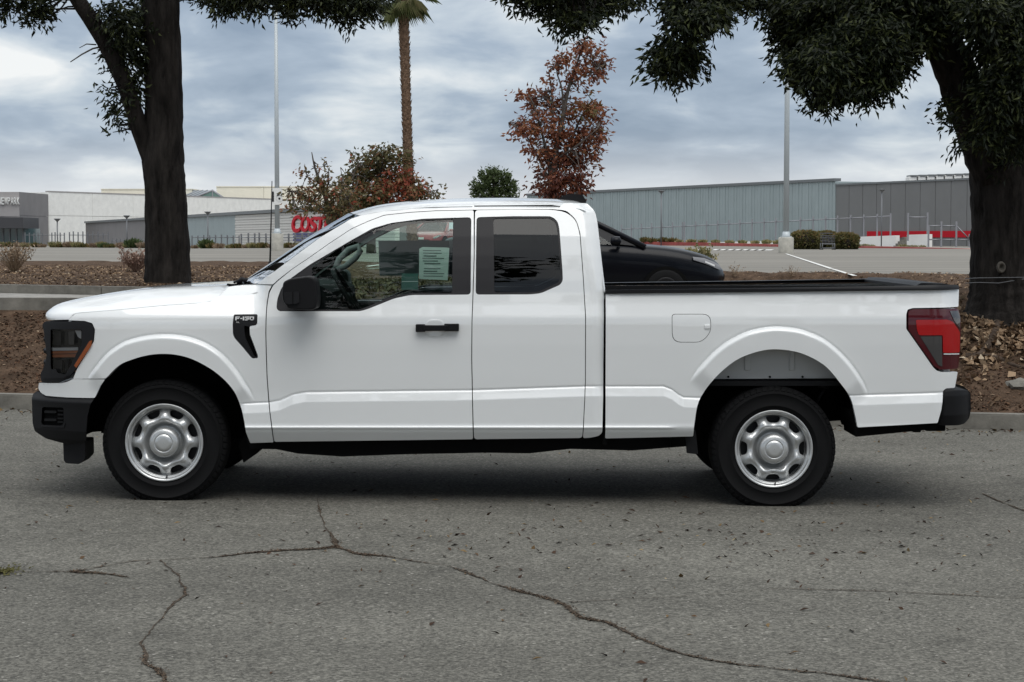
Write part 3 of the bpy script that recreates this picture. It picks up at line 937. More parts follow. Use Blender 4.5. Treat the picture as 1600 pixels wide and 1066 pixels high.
def flare(u, w, T, amt, lo, hi):
    (cx, cy), an, ra = T
    th = np.arctan2(cy - w, u - cx); r = np.hypot(u - cx, w - cy)
    ro = np.interp(th, an, ra)
    fade = sstep(lo, lo + 0.22, th) * sstep(hi, hi - 0.22, th)
    s = np.clip((ro - r) / 7.0, 0, 1)
    s = 1 - (1 - s) ** 2
    groove = 0.0045 * np.exp(-((ro - r + 0.8) / 1.8) ** 2)
    return -(amt * s - groove) * fade
def nose(u):
    t = np.clip((205 - u) / 150.0, 0, 1.3)
    return 0.20 * t ** 2.5
def D_side(x, z):
    u, w = proj(x, YS, z)
    v = np.interp(w, TAB_W, TAB_V)
    cr = np.interp(u, [c[0] for c in CREASE], [c[1] for c in CREASE])
    act = sstep(372, 384, u)
    v = v - 0.020 * np.clip((w - cr) / 14.0, 0, 1) * act + 0.0035 * np.exp(-((w - cr + 1.2) / 1.5) ** 2) * act - 0.006 * np.exp(-((w - 668) / 2.4) ** 2) * sstep(1062, 1040, u) * act
    crown = np.clip((520 - w) / 60.0, 0, 1.2) ** 2.6 * 0.06 * sstep(415, 395, u)
    v = v + crown + nose(u)
    v = v + flare(u, w, FLARE_F, 0.024, 0.42, 2.52) + flare(u, w, FLARE_R, 0.024, 0.50, 2.50)
    return v
def D_cab(x, z):                         # the rear corner of the cab turns inwards
    u, w = proj(x, YS, z)
    e_ = np.interp(w, [318, 331, 348, 415, 453, 690], [913, 930, 934, 941, 946, 946])
    r = np.clip((u - (e_ - 24)) / 24.0, 0, 1.2)
    return D_side(x, z) + 0.045 * r ** 2 * sstep(700, 560, w) + 0.012 * r ** 2
def D_bed(x, z):
    u, w = proj(x, YS, z)
    r = np.clip((u - 1452) / 46.0, 0, 1.3)
    lamp = 0.012 * sstep(1408, 1416, u) * sstep(478, 486, w) * sstep(612, 560, w) * 0
    return D_side(x, z) + 0.075 * r ** 2.2 + lamp
D_END = D_bed

def unproj(pts, D, off=0.0):
    out = []
    for px, py in pts:
        Y = YS + 0.05
        for _ in range(14):
            p = P(px, py, Y)
            Y = 0.5 * Y + 0.5 * (YS + float(D(p.x, p.z)) + off)
        out.append(P(px, py, Y))
    return out

def panel(name, outline, m, parent, D=D_side, off=0.0, holes=(), dx=0.06, dz=0.0125, flange=0.03, zone=None):
    """sheet-metal panel: outline and holes traced in the photo's side view, laid on the curved body surface, edges turned in"""
    bm = bmesh.new()
    edges = []
    for loop in [outline, *holes]:
        w = unproj(loop, D, off)
        vs = [bm.verts.new((p.x, 0, p.z)) for p in w]
        for i in range(len(vs)):
            edges.append(bm.edges.new((vs[i], vs[(i + 1) % len(vs)])))
    bmesh.ops.triangle_fill(bm, edges=edges, use_beauty=True, normal=(0, -1, 0))
    xs_ = [v.co.x for v in bm.verts]; zs_ = [v.co.z for v in bm.verts]
    for lo, hi, d, ax in ((min(zs_), max(zs_), dz, 2), (min(xs_), max(xs_), dx, 0)):
        nn = int((hi - lo) / d)
        for i in range(1, nn + 1):
            co = [0, 0, 0]; co[ax] = lo + (hi - lo) * i / (nn + 1)
            no = [0, 0, 0]; no[ax] = 1
            bmesh.ops.bisect_plane(bm, geom=bm.verts[:] + bm.edges[:] + bm.faces[:], plane_co=co, plane_no=no, dist=1e-6)
    if zone is not None:                       # finer facets where the wheel-arch lip bends the sheet
        cen = np.array([f.calc_center_median()[:] for f in bm.faces])
        inz = zone(cen[:, 0], cen[:, 2])
        fs = [f for f, k in zip(bm.faces, inz) if k]
        geom = fs + list({e_ for f in fs for e_ in f.edges}) + list({v for f in fs for v in f.verts})
        bx = cen[inz]
        for ax, st_ in ((2, 0.0045), (0, 0.007 if zone is not crease_zone else 0.012)):
            lo, hi = bx[:, ax].min() - .02, bx[:, ax].max() + .02
            for c_ in np.arange(lo, hi, st_):
                co = [0, 0, 0]; co[ax] = c_; no = [0, 0, 0]; no[ax] = 1
                geom = bmesh.ops.bisect_plane(bm, geom=geom, plane_co=co, plane_no=no, dist=1e-6)['geom']
    for f in bm.faces:
        if f.normal.y > 0:
            f.normal_flip()
    bm.verts.index_update()
    X = np.array([(v.co.x, v.co.z) for v in bm.verts])
    ep = 0.003
    Y = YS + D(X[:, 0], X[:, 1]) + off
    gx = (D(X[:, 0] + ep, X[:, 1]) - D(X[:, 0] - ep, X[:, 1])) / (2 * ep)
    gz = (D(X[:, 0], X[:, 1] + ep) - D(X[:, 0], X[:, 1] - ep)) / (2 * ep)
    N = unit(np.stack([gx, -np.ones(len(X)), gz], 1))
    V = [(X[i, 0], Y[i], X[i, 1]) for i in range(len(X))]
    N = [tuple(n) for n in N]
    F = [[v.index for v in f.verts] for f in bm.faces]
    if flange:
        for e_ in bm.edges:
            if len(e_.link_faces) != 1:
                continue
            f = e_.link_faces[0]
            vs = [v.index for v in f.verts]
            a, b = e_.verts[0].index, e_.verts[1].index
            ia = vs.index(a)
            if vs[(ia + 1) % len(vs)] != b:
                a, b = b, a
            va, vb = Vector(V[a]), Vector(V[b])
            dn = Vector((0, flange, 0))
            n = (vb - va).cross(Vector((0, -1, 0)))
            if n.length < 1e-9:
                continue
            n.normalize()
            k = len(V)
            ins = -n * 0.002
            V += [tuple(vb), tuple(va), tuple(va + dn + ins), tuple(vb + dn + ins)]
            N += [tuple(n)] * 4
            F.append([k, k + 1, k + 2, k + 3])
    bm.free()
    me = bpy.data.meshes.new(name)
    me.from_pydata([(a - TL.x, b - TL.y, c_ - TL.z) for a, b, c_ in V], [], F)
    me.polygons.foreach_set('use_smooth', [True] * len(F))
    me.update()
    me.normals_split_custom_set_from_vertices(N)
    return link(name, me, parent, m)
def crease_zone(x, z):
    u, w = proj(x, YS, z)
    cr = np.interp(u, [c[0] for c in CREASE], [c[1] for c in CREASE])
    return (((w > cr - 7) & (w < cr + 17)) | ((w > 661) & (w < 675) & (u < 1065))) & (u > 375)
def lip_zone(T):
    (cx, cy), an, ra = T
    def z_(x, z):
        u, w = proj(x, YS, z)
        th = np.arctan2(cy - w, u - cx); r = np.hypot(u - cx, w - cy)
        return ((np.abs(np.interp(th, an, ra) - 3 - r) < 10) & (th > 0.3) & (th < 2.75)) | crease_zone(x, z)
    return z_
FAR = []                                 # near-side parts that the far side repeats
def side(o):
    FAR.append(o); return o
def tb(mb, name, m, parent=truck):
    return mb.build(name, m, parent, TL)

# ---- outlines (pixels of the photograph)
door_cut = [(741, 327.5), (680, 329), (640, 331.5), (600, 336), (575, 345.5), (549.5, 357), (516, 379), (482, 403), (456.6, 420), (434.7, 437), (426, 445), (421, 455), (418, 472), (417, 485), (416, 520), (416.8, 552), (418, 590), (421, 630), (425, 665), (428, 691)]
fd_line = [(739, 330), (741, 330)]
front_door_o = fillet([(740.2, 328.7), (680, 330), (640, 332.5), (600, 337), (575, 346.5), (549.5, 358), (516, 380), (482, 404), (456.6, 421), (435.1, 438.6), (426.8, 446.6), (421.3, 457), (418.3, 473), (417, 486), (416.1, 520), (416.8, 552), (418.1, 590), (421.1, 630), (425.1, 665), (428.7, 690.5), (739.1, 686.5), (737.9, 640), (736.3, 560), (736.9, 500), (738.3, 462), (740.3, 400)], 3)
fd_hole = fillet([(736.5, 339.5), (661, 342), (611, 348.5), (582, 357), (548, 376), (485, 413), (453.5, 435.5), (440, 449), (433, 468), (432, 482, 3), (436, 486.5, 3), (563, 486.5), (575, 483), (616, 466.5), (642, 461.2), (735.5, 460.5)], 6)
front_glass_o = fillet([(708, 342.5), (640, 345.5), (616, 348), (587.5, 357.5), (548, 377), (487.7, 415), (487.5, 484), (561, 484), (575, 479), (608, 464.5), (642, 457.8), (706.5, 457.8)], 3)
rear_door_o = fillet([(742.3, 328.7), (800, 327.9), (862, 327.9, 20), (884.4, 331.5, 20), (900, 344.2, 15), (905.7, 366), (910.8, 435), (914.3, 494), (914.1, 598), (909.8, 684.5), (740.8, 686.5), (739.3, 640), (737.7, 560), (738.2, 500), (739.7, 462), (741.7, 400)], 5)
rd_hole = fillet([(744.5, 339.5), (800, 338), (861, 338, 12), (871, 345, 12), (874, 357), (878.8, 421), (879.6, 438, 6), (875.5, 445, 5), (845, 458.5), (828, 460.2), (743.2, 460.5)], 6)
rear_glass_o = fillet([(771, 341.5), (858, 340.8, 10), (868, 346.5, 8), (871, 360), (876.5, 433, 5), (873, 441, 5), (842.5, 455.5), (826, 457), (772.5, 457)], 4)
side_trim_f = fd_hole
FENDER = [(107.5, 500.5), (118, 490.5), (150, 487.5), (200, 483.5), (250, 478.5), (300, 475), (329, 471.5), (345, 460.5), (357.5, 448), (380, 445.2), (401, 444.8), (424.5, 446.5), (419.8, 455), (416.8, 472), (415.6, 486), (414.6, 520), (415.3, 552), (416.6, 590), (419.6, 630), (423.6, 665), (427.2, 691.3), (391, 692.5), (384.5, 676), (380, 650), (375, 632), (366, 612), (351, 594), (330, 577), (302, 562), (278, 555), (255, 553), (232, 555), (209, 561), (186, 571), (165, 591.6), (114.2, 592.2), (121, 575.5), (146.8, 533.5), (148.5, 515), (144, 505), (132, 501.5)]
def smooth_run(pts, i0, i1, n=4):
    """smooth the traced points i0..i1 of a closed outline"""
    run = [tuple(q) for q in smooth_line([p[:2] for p in pts[i0:i1 + 1]], n)]
    return [p[:2] for p in pts[:i0]] + run + [p[:2] for p in pts[i1 + 1:]]
_i0, _i1 = FENDER.index((384.5, 676)), FENDER.index((165, 591.6))
fender_o = fillet(smooth_run(FENDER, _i0, _i1), 1.5)
vent_o = fillet([(365.3, 491.5), (402.5, 491), (402, 506), (399.7, 508.4), (390, 510), (390.7, 523), (396, 536.5), (403, 555.7), (403, 559.6), (395, 560.5), (391.8, 558), (379.4, 543), (366.5, 528.7), (363.9, 522), (363.4, 507)], 2.5)
pillar_o = fillet([(916.5, 317.5), (930, 330, 8), (933.5, 348), (941, 415), (945.5, 452), (943.5, 470), (943.2, 520), (942.5, 600), (941, 676), (936, 681), (923, 684), (911, 684.8), (915.3, 598), (915.6, 494), (912, 435), (907, 366), (901, 343.5, 15), (886, 330), (872, 326.8), (880, 318)], 3)
bed_o = [(946.3, 459.3), (1498.5, 452.2), (1497.5, 479.5), (1426, 481.5), (1418, 484), (1416, 492), (1416, 514), (1458, 574), (1464, 579.5), (1472, 581.5), (1496.5, 581), (1492, 606), (1478, 607), (1473.5, 611), (1471, 640), (1465, 661), (1340, 668), (1337, 652), (1329, 622), (1310, 595), (1287, 570), (1252, 552), (1216, 546), (1186, 549), (1150, 563), (1116, 592), (1092, 627), (1084.5, 666), (1083, 682), (1000, 684), (945.6, 685.2)]
bed_o = fillet(smooth_run(bed_o, bed_o.index((1337, 652)), bed_o.index((1084.5, 666))), 2)
fuel_o = fillet([(1050.5, 502, 12), (1050.5, 491.5, 12), (1110, 491.5, 14), (1110.5, 519, 10), (1096, 534.5, 12), (1051, 534.5, 14)], 12)
fuel_hole = fillet([(1049.7, 502, 12), (1049.7, 490.7, 12), (1110.8, 490.7, 14), (1111.3, 519.4, 10), (1096.5, 535.3, 12), (1050.2, 535.3, 14)], 12)
bezel_o = fillet([(66, 507.5), (70.5, 502), (132, 502.8), (142.5, 506.5), (147, 515), (145.2, 533), (119.7, 575), (104.6, 593), (96, 596.2), (64.5, 597), (63, 584), (67.5, 576.5), (70.5, 566), (73, 554), (70.5, 536), (69, 521)], 2.5)
lens_hole = fillet([(79, 514.5), (128.5, 515), (128, 536), (118, 556), (104, 583), (98, 588), (82, 588), (79, 570)], 3)
lower_white_o = fillet([(60.6, 598.5), (96, 598.8), (106, 596.5), (113.8, 592.6), (164, 593), (157, 603), (148, 622), (105.6, 621.2), (72, 618.5), (63.5, 613.5), (60, 607.5)], 2)
bumper_o = fillet([(51, 616), (58.8, 610.5), (63, 615), (74, 619.8), (105, 622.6), (147, 623.6), (141, 632), (136.5, 650), (134, 692), (102, 693.5), (72, 685.5), (54.5, 674), (51, 662), (50, 641)], 2.5)

# ---- bodywork, near side
hood_panel_done = False
fender = side(panel('front_fender', fender_o, M['white_paint'], truck, holes=[vent_o], dx=.02, dz=.011, flange=.10, zone=lip_zone(FLARE_F)))
def D_vent(x, z):
    return D_side(x, z)
vent_frame = side(panel('fender_vent', fillet([(366, 492.2), (401.8, 491.7), (401.4, 505.6), (399.2, 507.6), (389.2, 509.5), (389.8, 523.2), (395.2, 536.8), (402.3, 556), (402.3, 558.9), (395.3, 559.7), (392.4, 557.4), (380, 542.4), (367.2, 528.2), (364.7, 521.6), (364.2, 507.2)], 2.2), M['dark_plastic'], fender, off=0.003,
     holes=[fillet([(381.5, 509), (389.5, 510.5), (390.2, 524), (396.5, 541), (401.2, 555), (400, 558.4), (396.8, 556), (384, 530), (382, 520)], 1.5)], dx=.03, dz=.02))
side(panel('vent_recess', fillet([(379, 506), (390.5, 507), (391.5, 524), (398, 541), (403, 556), (401.5, 560), (396, 558), (382, 531), (379.5, 520)], 1.5), M['liner_black'], fender, off=0.03, dx=.03, dz=.03, flange=0))
door_f = side(panel('front_door', front_door_o, M['white_paint'], truck, holes=[fd_hole], zone=crease_zone))
door_r = side(panel('rear_door', rear_door_o, M['white_paint'], truck, holes=[rd_hole], zone=crease_zone))
pillar = side(panel('cab_corner_panel', pillar_o, M['white_paint'], truck, D=D_cab, dx=.02, zone=crease_zone))
bed = side(panel('bed_side', bed_o, M['white_paint'], truck, D=D_bed, holes=[fuel_hole], dx=.03, dz=.011, flange=.05, zone=lip_zone(FLARE_R)))
fuel = panel('fuel_door', fuel_o, M['white_paint'], bed, off=0.001, dx=.05, dz=.03, flange=.012)
tb(MB().box(P(1101, 514, YS - .004), P(1109, 507.5, YS + .012), 0.003), 'latch', M['white_paint'], fuel)
# door window trims and panes
side(panel('window_trim', fd_hole, M['pillar_black'], door_f, off=0.004, holes=[front_glass_o], flange=.012))
side(panel('window_pane', front_glass_o, M['window_glass'], door_f, off=0.009, flange=0, dz=.05, dx=.1))
side(panel('window_trim', rd_hole, M['pillar_black'], door_r, off=0.004, holes=[rear_glass_o], flange=.012))
side(panel('window_pane', rear_glass_o, M['privacy_glass'], door_r, off=0.009, flange=0, dz=.05, dx=.1))
# door inner panels
side(panel('door_lining', fillet([(424, 489), (565, 489), (620, 468), (736, 463), (734, 684), (434, 688), (424, 560)], 3), M['grey_trim'], door_f, off=0.075, flange=0, dz=.05, dx=.2))
side(panel('door_lining', fillet([(741, 463), (845, 462), (905, 440), (905, 680), (742, 684)], 3), M['grey_trim'], door_r, off=0.075, flange=0, dz=.05, dx=.2))
# dark jamb behind the shut lines
jamb = MB()
def jstrip(pts, wpx, off):
    w = unproj(pts, D_side, off)
    rows = [[(p.x - wpx / 258, p.y, p.z), (p.x + wpx / 258, p.y, p.z)] for p in w]
    jamb.grid(rows, False)
jstrip([(740, 333), (740, 400), (738, 462), (736, 500), (736, 560), (738, 640), (739, 687)], 9, 0.022)
side(tb(jamb, 'door_jamb', M['liner_black'])); jamb = MB()
jstrip([(888, 335), (900, 345), (906, 366), (911, 435), (914, 494), (914, 598), (910, 685)], 9, 0.022)
side(tb(jamb, 'door_jamb', M['liner_black'])); jamb = MB()
jstrip([(424, 450), (418, 472), (417, 520), (418, 560), (421, 630), (428, 692)], 9, 0.022)
side(tb(jamb, 'door_jamb', M['liner_black']))
jamb = MB(); jstrip([(945, 457), (945, 690)], 8, 0.05); side(tb(jamb, 'bed_gap', M['liner_black']))
jamb2 = MB()
w = unproj([(741, 329), (680, 330), (640, 332.5), (600, 337), (575, 346.5), (549.5, 358), (516, 380), (482, 404), (456.6, 421), (434, 438)], D_side, 0.022)
jamb2.grid([[(p.x - .012, p.y + .005, p.z + .025), (p.x + .012, p.y - .003, p.z - .025)] for p in w], False)
w = unproj([(741, 329), (800, 328.5), (862, 328), (884, 331)], D_side, 0.022)
jamb2.grid([[(p.x, p.y + .01, p.z + .03), (p.x, p.y - .005, p.z - .03)] for p in w], False)
side(tb(jamb2, 'door_seal', M['liner_black']))
# A-pillar
apil = [(401.5, 443.8), (430, 423.5), (470, 393.5), (499, 372), (549, 341.8), (563, 337.2), (600, 330.5), (640, 327.5), (700, 325.8), (741, 325), (800, 324.8), (872, 325.4), (884, 328.8), (862, 326.9), (741, 327.8), (680, 329), (640, 331.5), (600, 336), (575, 345.5), (549.5, 357), (516, 379), (482, 403), (456.6, 420), (434.7, 437), (426.5, 444.6)]
side(panel('roof_rail', fillet(apil, 1.5), M['white_paint'], truck, dz=.008))

# ---- roof
def edge_pt(px, py, D=D_side, off=0.0):
    return unproj([(px, py)], D, off)[0]
e_px = [(563, 337.2), (600, 330.5), (640, 327.5), (700, 325.8), (741, 325), (800, 324.8), (850, 325), (880, 325.4), (902, 326), (915.5, 330)]
c_px = [(549, 332.5), (590, 321), (632, 315.2), (690, 311.0), (741, 309.5), (800, 309), (850, 310), (880, 311.5), (902, 314.5), (914, 322)]
def roof_rows(dz=0.0, inset=0.0):
    rows = []
    n = 12
    for (a, b) in zip(smooth_line(e_px, 3), smooth_line(c_px, 3)):
        E = edge_pt(*a); Cc = P(b[0], b[1], YC - 0.25); Cc.y = YC
        Y0 = E.y + inset
        half = []
        for k in range(n + 1):
            q = k / n
            g = 1 - (1 - q) ** 3.2
            half.append(Vector((E.x + (Cc.x - E.x) * g, Y0 + (YC - Y0) * q ** 1.15, E.z + (Cc.z - E.z) * g + dz)))
        rows.append(half + [Vector((p.x, 2 * YC - p.y, p.z)) for p in half[-2::-1]])
    return rows
r = MB(); r.grid(roof_rows()); tb(r, 'roof', M['white_paint'])
r = MB(); r.grid(roof_rows(-0.05, 0.03)); tb(r, 'headliner', M['headliner'])
# windscreen, its black edge and the cowl
wl = [(402, 443.2), (430, 422.8), (470, 392.8), (499, 371.4), (530, 351.6), (549, 341.2), (562, 337.0)]
wc = [(383, 440.5), (414, 420), (449, 396.5), (482, 373.5), (512, 355), (534, 342), (548, 333.8)]
rows, rows_in = [], []
for a, b in zip(smooth_line(wl, 3), smooth_line(wc, 3)):
    E = edge_pt(*a, off=0.006); Cc = P(b[0], b[1], YC - 0.1); Cc.y = YC
    half = []
    for k in range(9):
        q = k / 8; g = 1 - (1 - q) ** 3.2
        half.append(Vector((E.x + (Cc.x - E.x) * g, E.y + (YC - E.y) * q, E.z + (Cc.z - E.z) * g)))
    rows.append(half + [Vector((p.x, 2 * YC - p.y, p.z)) for p in half[-2::-1]])
shield = tb(MB().grid(rows), 'windscreen', M['shield_glass'])
ed = MB(); ed.grid([[Vector((p.x + .006, p.y + .012, p.z - .004)) for p in (rw[0], rw[0].lerp(rw[1], .55))] for rw in rows])
side(tb(ed, 'windscreen_seal', M['gloss_black'], shield))
for (a0, a1, s0, s1, mm) in ((4.6, 6.6, 0.30, 0.75, 'white_text'), (1.0, 4.0, 0.35, 0.62, 'lamp_white')):
    i0, i1 = int(a0), int(a1)
    pl = MB()
    def wp(i, s):
        k = int(i); f = i - k
        p = rows[k][0].lerp(rows[k][1], s).lerp(rows[k + 1][0].lerp(rows[k + 1][1], s), f)
        return Vector((p.x + .014, p.y + .004, p.z - .008))
    pl.add([wp(a0, s0), wp(a1, s0), wp(a1, s1), wp(a0, s1)], [(0, 1, 2, 3)])
    tb(pl, 'sticker', M[mm], shield)
# hood
h_e = [(107.5, 499.5), (110, 496), (118, 489.5), (150, 486.5), (200, 482.5), (250, 477.5), (300, 474), (329, 470.5), (345, 459.5), (357, 447)]
h_c = [(73, 500), (72, 494.5), (76, 487), (97, 473), (150, 461), (200, 453), (240, 448.7), (290, 446.2), (330, 445.5), (357, 445)]
rows = []
for a, b in zip(smooth_line(h_e, 4), smooth_line(h_c, 4)):
    E = edge_pt(*a, off=0.0); Cc = P(b[0], b[1], YC - 0.55); Cc.y = YC
    half = []
    n = 16
    for k in range(n + 1):
        q = k / n
        g = 1 - (1 - q) ** 4.6
        gx_ = 1 - (1 - q) ** 7.0
        crease = 0.010 * float(sstep(.16, .22, q)) - 0.010 * float(sstep(.22, .6, q))
        half.append(Vector((E.x + (Cc.x - E.x) * gx_, E.y + (YC - E.y) * q, E.z + (Cc.z - E.z) * g + crease)))
    rows.append(half + [Vector((p.x, 2 * YC - p.y, p.z)) for p in half[-2::-1]])
# turned edge along the shut line
lo = [[Vector((p.x, p.y + 0.004, p.z - 0.03)), p] for p in [rw[0] for rw in rows]]
hm = MB(); hm.grid(rows); hm.grid(lo)
hood = tb(hm, 'hood', M['white_paint'])
# dark void under the shut line, cowl and wiper
tb(MB().add([edge_pt(332, 474, off=.05), edge_pt(430, 450, off=.05), Vector((edge_pt(430, 450).x, 2 * YC - YS - .05, edge_pt(430, 450).z)), Vector((edge_pt(332, 474).x, 2 * YC - YS - .05, edge_pt(332, 474).z))], [(0, 1, 2, 3)]), 'cowl', M['black_plastic'])
wi = MB()
wi.tube([P(366, 441.2, 11.95), P(377, 438.5, 11.9), P(388, 436.0, 12.1), P(392, 434, 12.5)], 0.008, 6)
wi.tube([P(371, 443, 11.85), P(379, 436.5, 11.85), P(385, 440.5, 11.85)], [.02, .016, .02], 6)
tb(wi, 'wiper', M['black_plastic'])
an = MB().tube([P(422, 409, 13.35), P(423.5, 350, 13.35), P(425, 283, 13.35)], [0.0065, 0.0045, 0.003], 6)
an.tube([P(421.6, 416, 13.35), P(421.9, 409, 13.35)], [0.014, 0.010], 8)
an.tube([P(421.6, 440, 13.35), P(421.6, 416, 13.35)], 0.010, 6)
tb(an, 'antenna', M['black_plastic'])
# brake light housing on the roof edge
bl = MB().prism([(P(x, y, YC - .3).x, P(x, y, YC - .3).z) for x, y in ((870, 313), (880, 306), (893, 303.5), (909, 305), (915, 314.5), (914, 319), (880, 317))], YC - .42, YC + .42)
tb(bl, 'high_brake_light', M['black_plastic'])

# ---- front end
lw_near = side(panel('front_valance', lower_white_o, M['white_paint'], truck))
bez = side(panel('headlight', bezel_o, M['dark_plastic'], truck, off=-0.006, holes=[lens_hole], dx=.03, flange=.06))
side(panel('lamp_back', fillet([(77, 512.5), (131, 513), (130.5, 536), (108, 586), (98, 590), (78, 590)], 2), M['gloss_black'], bez, off=0.055, flange=0, dx=.03, dz=.05))
for (x0, x1, y0, y1, mm) in ((83, 95, 517.5, 540, 'lamp_smoke'), (107, 116, 518, 539, 'lamp_smoke'), (82, 97, 562, 584, 'lamp_smoke'), (101, 107, 562, 578, 'dark_plastic')):
    side(panel('lamp_module_reflection', fillet([(x0, y0), (x1, y0), (x1 - .5, y1), (x0 + .5, y1)], 2), M[mm], bez, off=0.035, flange=.03, dx=.05, dz=.05))  # upper grey strips paint reflections into the lamp, the rest are modules
side(panel('lamp_glint', fillet([(117, 516.5), (127, 516.5), (127, 530), (122, 527)], 2), M['lamp_white'], bez, off=0.04, flange=0, dx=.05, dz=.05))  # white plate painted in as a glint inside the headlight
side(panel('running_light', fillet([(75, 543.5), (122, 542.7), (122, 547.5), (77, 548.2)], 1.2), M['lamp_white'], bez, off=0.012, flange=.02, dx=.05, dz=.02))
side(panel('running_light', fillet([(79, 549), (123, 547.8), (123, 552.2), (80, 552.8)], 1.2), M['drl_amber'], bez, off=0.014, flange=.02, dx=.05, dz=.02))
side(panel('running_light', fillet([(80, 554), (121.5, 553.3), (119.5, 558.2), (81, 558.5)], 1.2), M['drl_amber'], bez, off=0.014, flange=.02, dx=.05, dz=.02))
side(panel('side_marker', fillet([(139.8, 533), (144.2, 531.8), (142.4, 541), (119.2, 575), (115.5, 571.5)], 1.2), M['amber'], bez, off=-0.009, flange=.01, dx=.05, dz=.03))
side(panel('lamp_foot', fillet([(68, 577.5), (86, 577), (90, 583), (107, 586.5), (100, 591), (65.5, 592)], 2), M['dark_plastic'], bez, off=-0.016, flange=.02, dx=.05, dz=.03))

side(panel('lens', fillet([(78, 513.5), (129.5, 514), (129, 536), (119, 557), (105, 584), (98, 589), (81, 589), (78, 570)], 3), M['clear_lens'], bez, off=0.004, flange=0, dx=.05, dz=.05))
def D_bump(x, z):
    u, w = proj(x, YS, z)
    led = np.interp(w, [606, 618, 628, 631, 640, 676, 690, 700], [.045, .04, -.012, -.016, -.012, -.006, .012, .04])
    return nose(u) * 1.04 + led
pocket = fillet([(66, 636), (99, 637), (99.5, 661), (95, 665.5), (66, 664), (64.5, 660)], 3)
bmp = side(panel('front_bumper', bumper_o, M['black_plastic'], truck, D=D_bump, holes=[pocket], dx=.03, dz=.008))
side(panel('fog_pocket', fillet([(63, 634), (101, 635), (101, 667), (63, 666)], 3), M['liner_black'], bmp, D=D_bump, off=.035, flange=0, dx=.05, dz=.05))
for (y0, y1) in ((641.5, 645.5), (654, 658)):
    side(panel('pocket_bar', fillet([(69, y0), (88, y0 + .3), (88, y1 + .3), (69, y1)], 1.5), M['black_plastic'], bmp, D=D_bump, off=.010, flange=.02, dx=.05, dz=.05))
for y0 in (640.5, 646.5, 652.5, 658):
    side(panel('pocket_bar', fillet([(90, y0), (98.5, y0 + .3), (98.5, y0 + 3), (90, y0 + 2.6)], 1), M['black_plastic'], bmp, D=D_bump, off=.014, flange=.02, dx=.05, dz=.05))
side(panel('pocket_rim', fillet([(64, 664.2), (98.5, 665.8), (99.8, 660), (101.5, 661), (99.5, 668.5), (64, 667)], 1.2), M['dark_plastic'], bmp, D=D_bump, off=-.006, flange=.02, dx=.05, dz=.05))
# middle of the front: grille, valance and bumper run across to the other side
def across(name, pts, D, m, off, inset=0.0):
    w = unproj(pts, D, off)
    mb = MB()
    mb.grid([[p, Vector((p.x + 0.00, YC - 0.35, p.z)), Vector((p.x - 0.01, YC, p.z)), Vector((p.x + 0.00, YC + 0.35, p.z)), Vector((p.x, 2 * YC - p.y, p.z))] for p in w], True)
    return tb(mb, name, m)
across('grille', [(70, 503), (69, 521), (71, 536), (73.5, 554), (71, 566), (65, 584), (66, 596)], D_side, M['dark_plastic'], 0.01)
gr = MB()
for k in range(5):
    w = unproj([(73, 512 + k * 18)], D_side, 0.05)[0]
    gr.tube([w, Vector((w.x + .03, YC - .35, w.z)), Vector((w.x + .02, YC, w.z)), Vector((w.x + .03, YC + .35, w.z)), Vector((w.x, 2 * YC - w.y, w.z))], .022, 8)
tb(gr, 'grille_bar', M['gloss_black'])
across('valance_centre', [(61.5, 598.5), (61, 607.5), (64, 613.5)], D_side, M['white_paint'], 0.0)
across('bumper_centre', [(60, 611), (52, 616.5), (51, 641), (52, 662), (55, 673), (72, 684)], D_bump, M['black_plastic'], 0.0)
tb(MB().box(P(84, 668, YS + .5), P(180, 600, 2 * YC - YS - .5)), 'front_cavity', M['liner_black'])
dm = MB().prism([(P(x, y, 11.75).x, P(x, y, 11.75).z) for x, y in fillet([(101.5, 688), (135.5, 688), (136, 714), (127, 724), (106, 722.5), (102.5, 718)], 3)], 11.70, 11.95)
side(tb(dm, 'air_dam', M['dark_plastic']))

# ---- badge lettering on the vent
bo = edge_pt(368.5, 501, off=-0.002)
GL = {'F': [(0, 0, .26, 1), (0, .76, 1, 1), (0, .38, .84, .62)], '-': [(0, .36, 1, .62)], '1': [(0, 0, 1, 1)], '5': [(0, 0, 1, .24), (.74, 0, 1, .62), (0, .40, 1, .62), (0, .40, .26, 1), (0, .76, 1, 1)], '0': [(0, 0, .26, 1), (.74, 0, 1, 1), (0, 0, 1, .24), (0, .76, 1, 1)]}
xg = 367.8
for ch, wg in (('F', 7.6), ('-', 4.0), ('1', 3.2), ('5', 7.4), ('0', 7.8)):
    mbg = MB(); cell = wg - 1.0
    for (a0, b0, a1, b1) in GL[ch]:
        pa = edge_pt(xg + a0 * cell + .3 * b0, 500.6 - b0 * 5.8, off=0.002); pb = edge_pt(xg + a1 * cell + .3 * b1, 500.6 - b1 * 5.8, off=0.002)
        mbg.box((pa.x, pa.y - .0035, pa.z), (pb.x, pa.y + .001, pb.z))
    tb(mbg, 'badge_letter', M['white_text'], fender)
    xg += wg
t2 = text_obj('badge_letters', 'XL', 0.011, M['white_text'], fender, extrude=0.001, sx=1.5)
t2.location = edge_pt(369, 504.6, off=-0.002) - TL

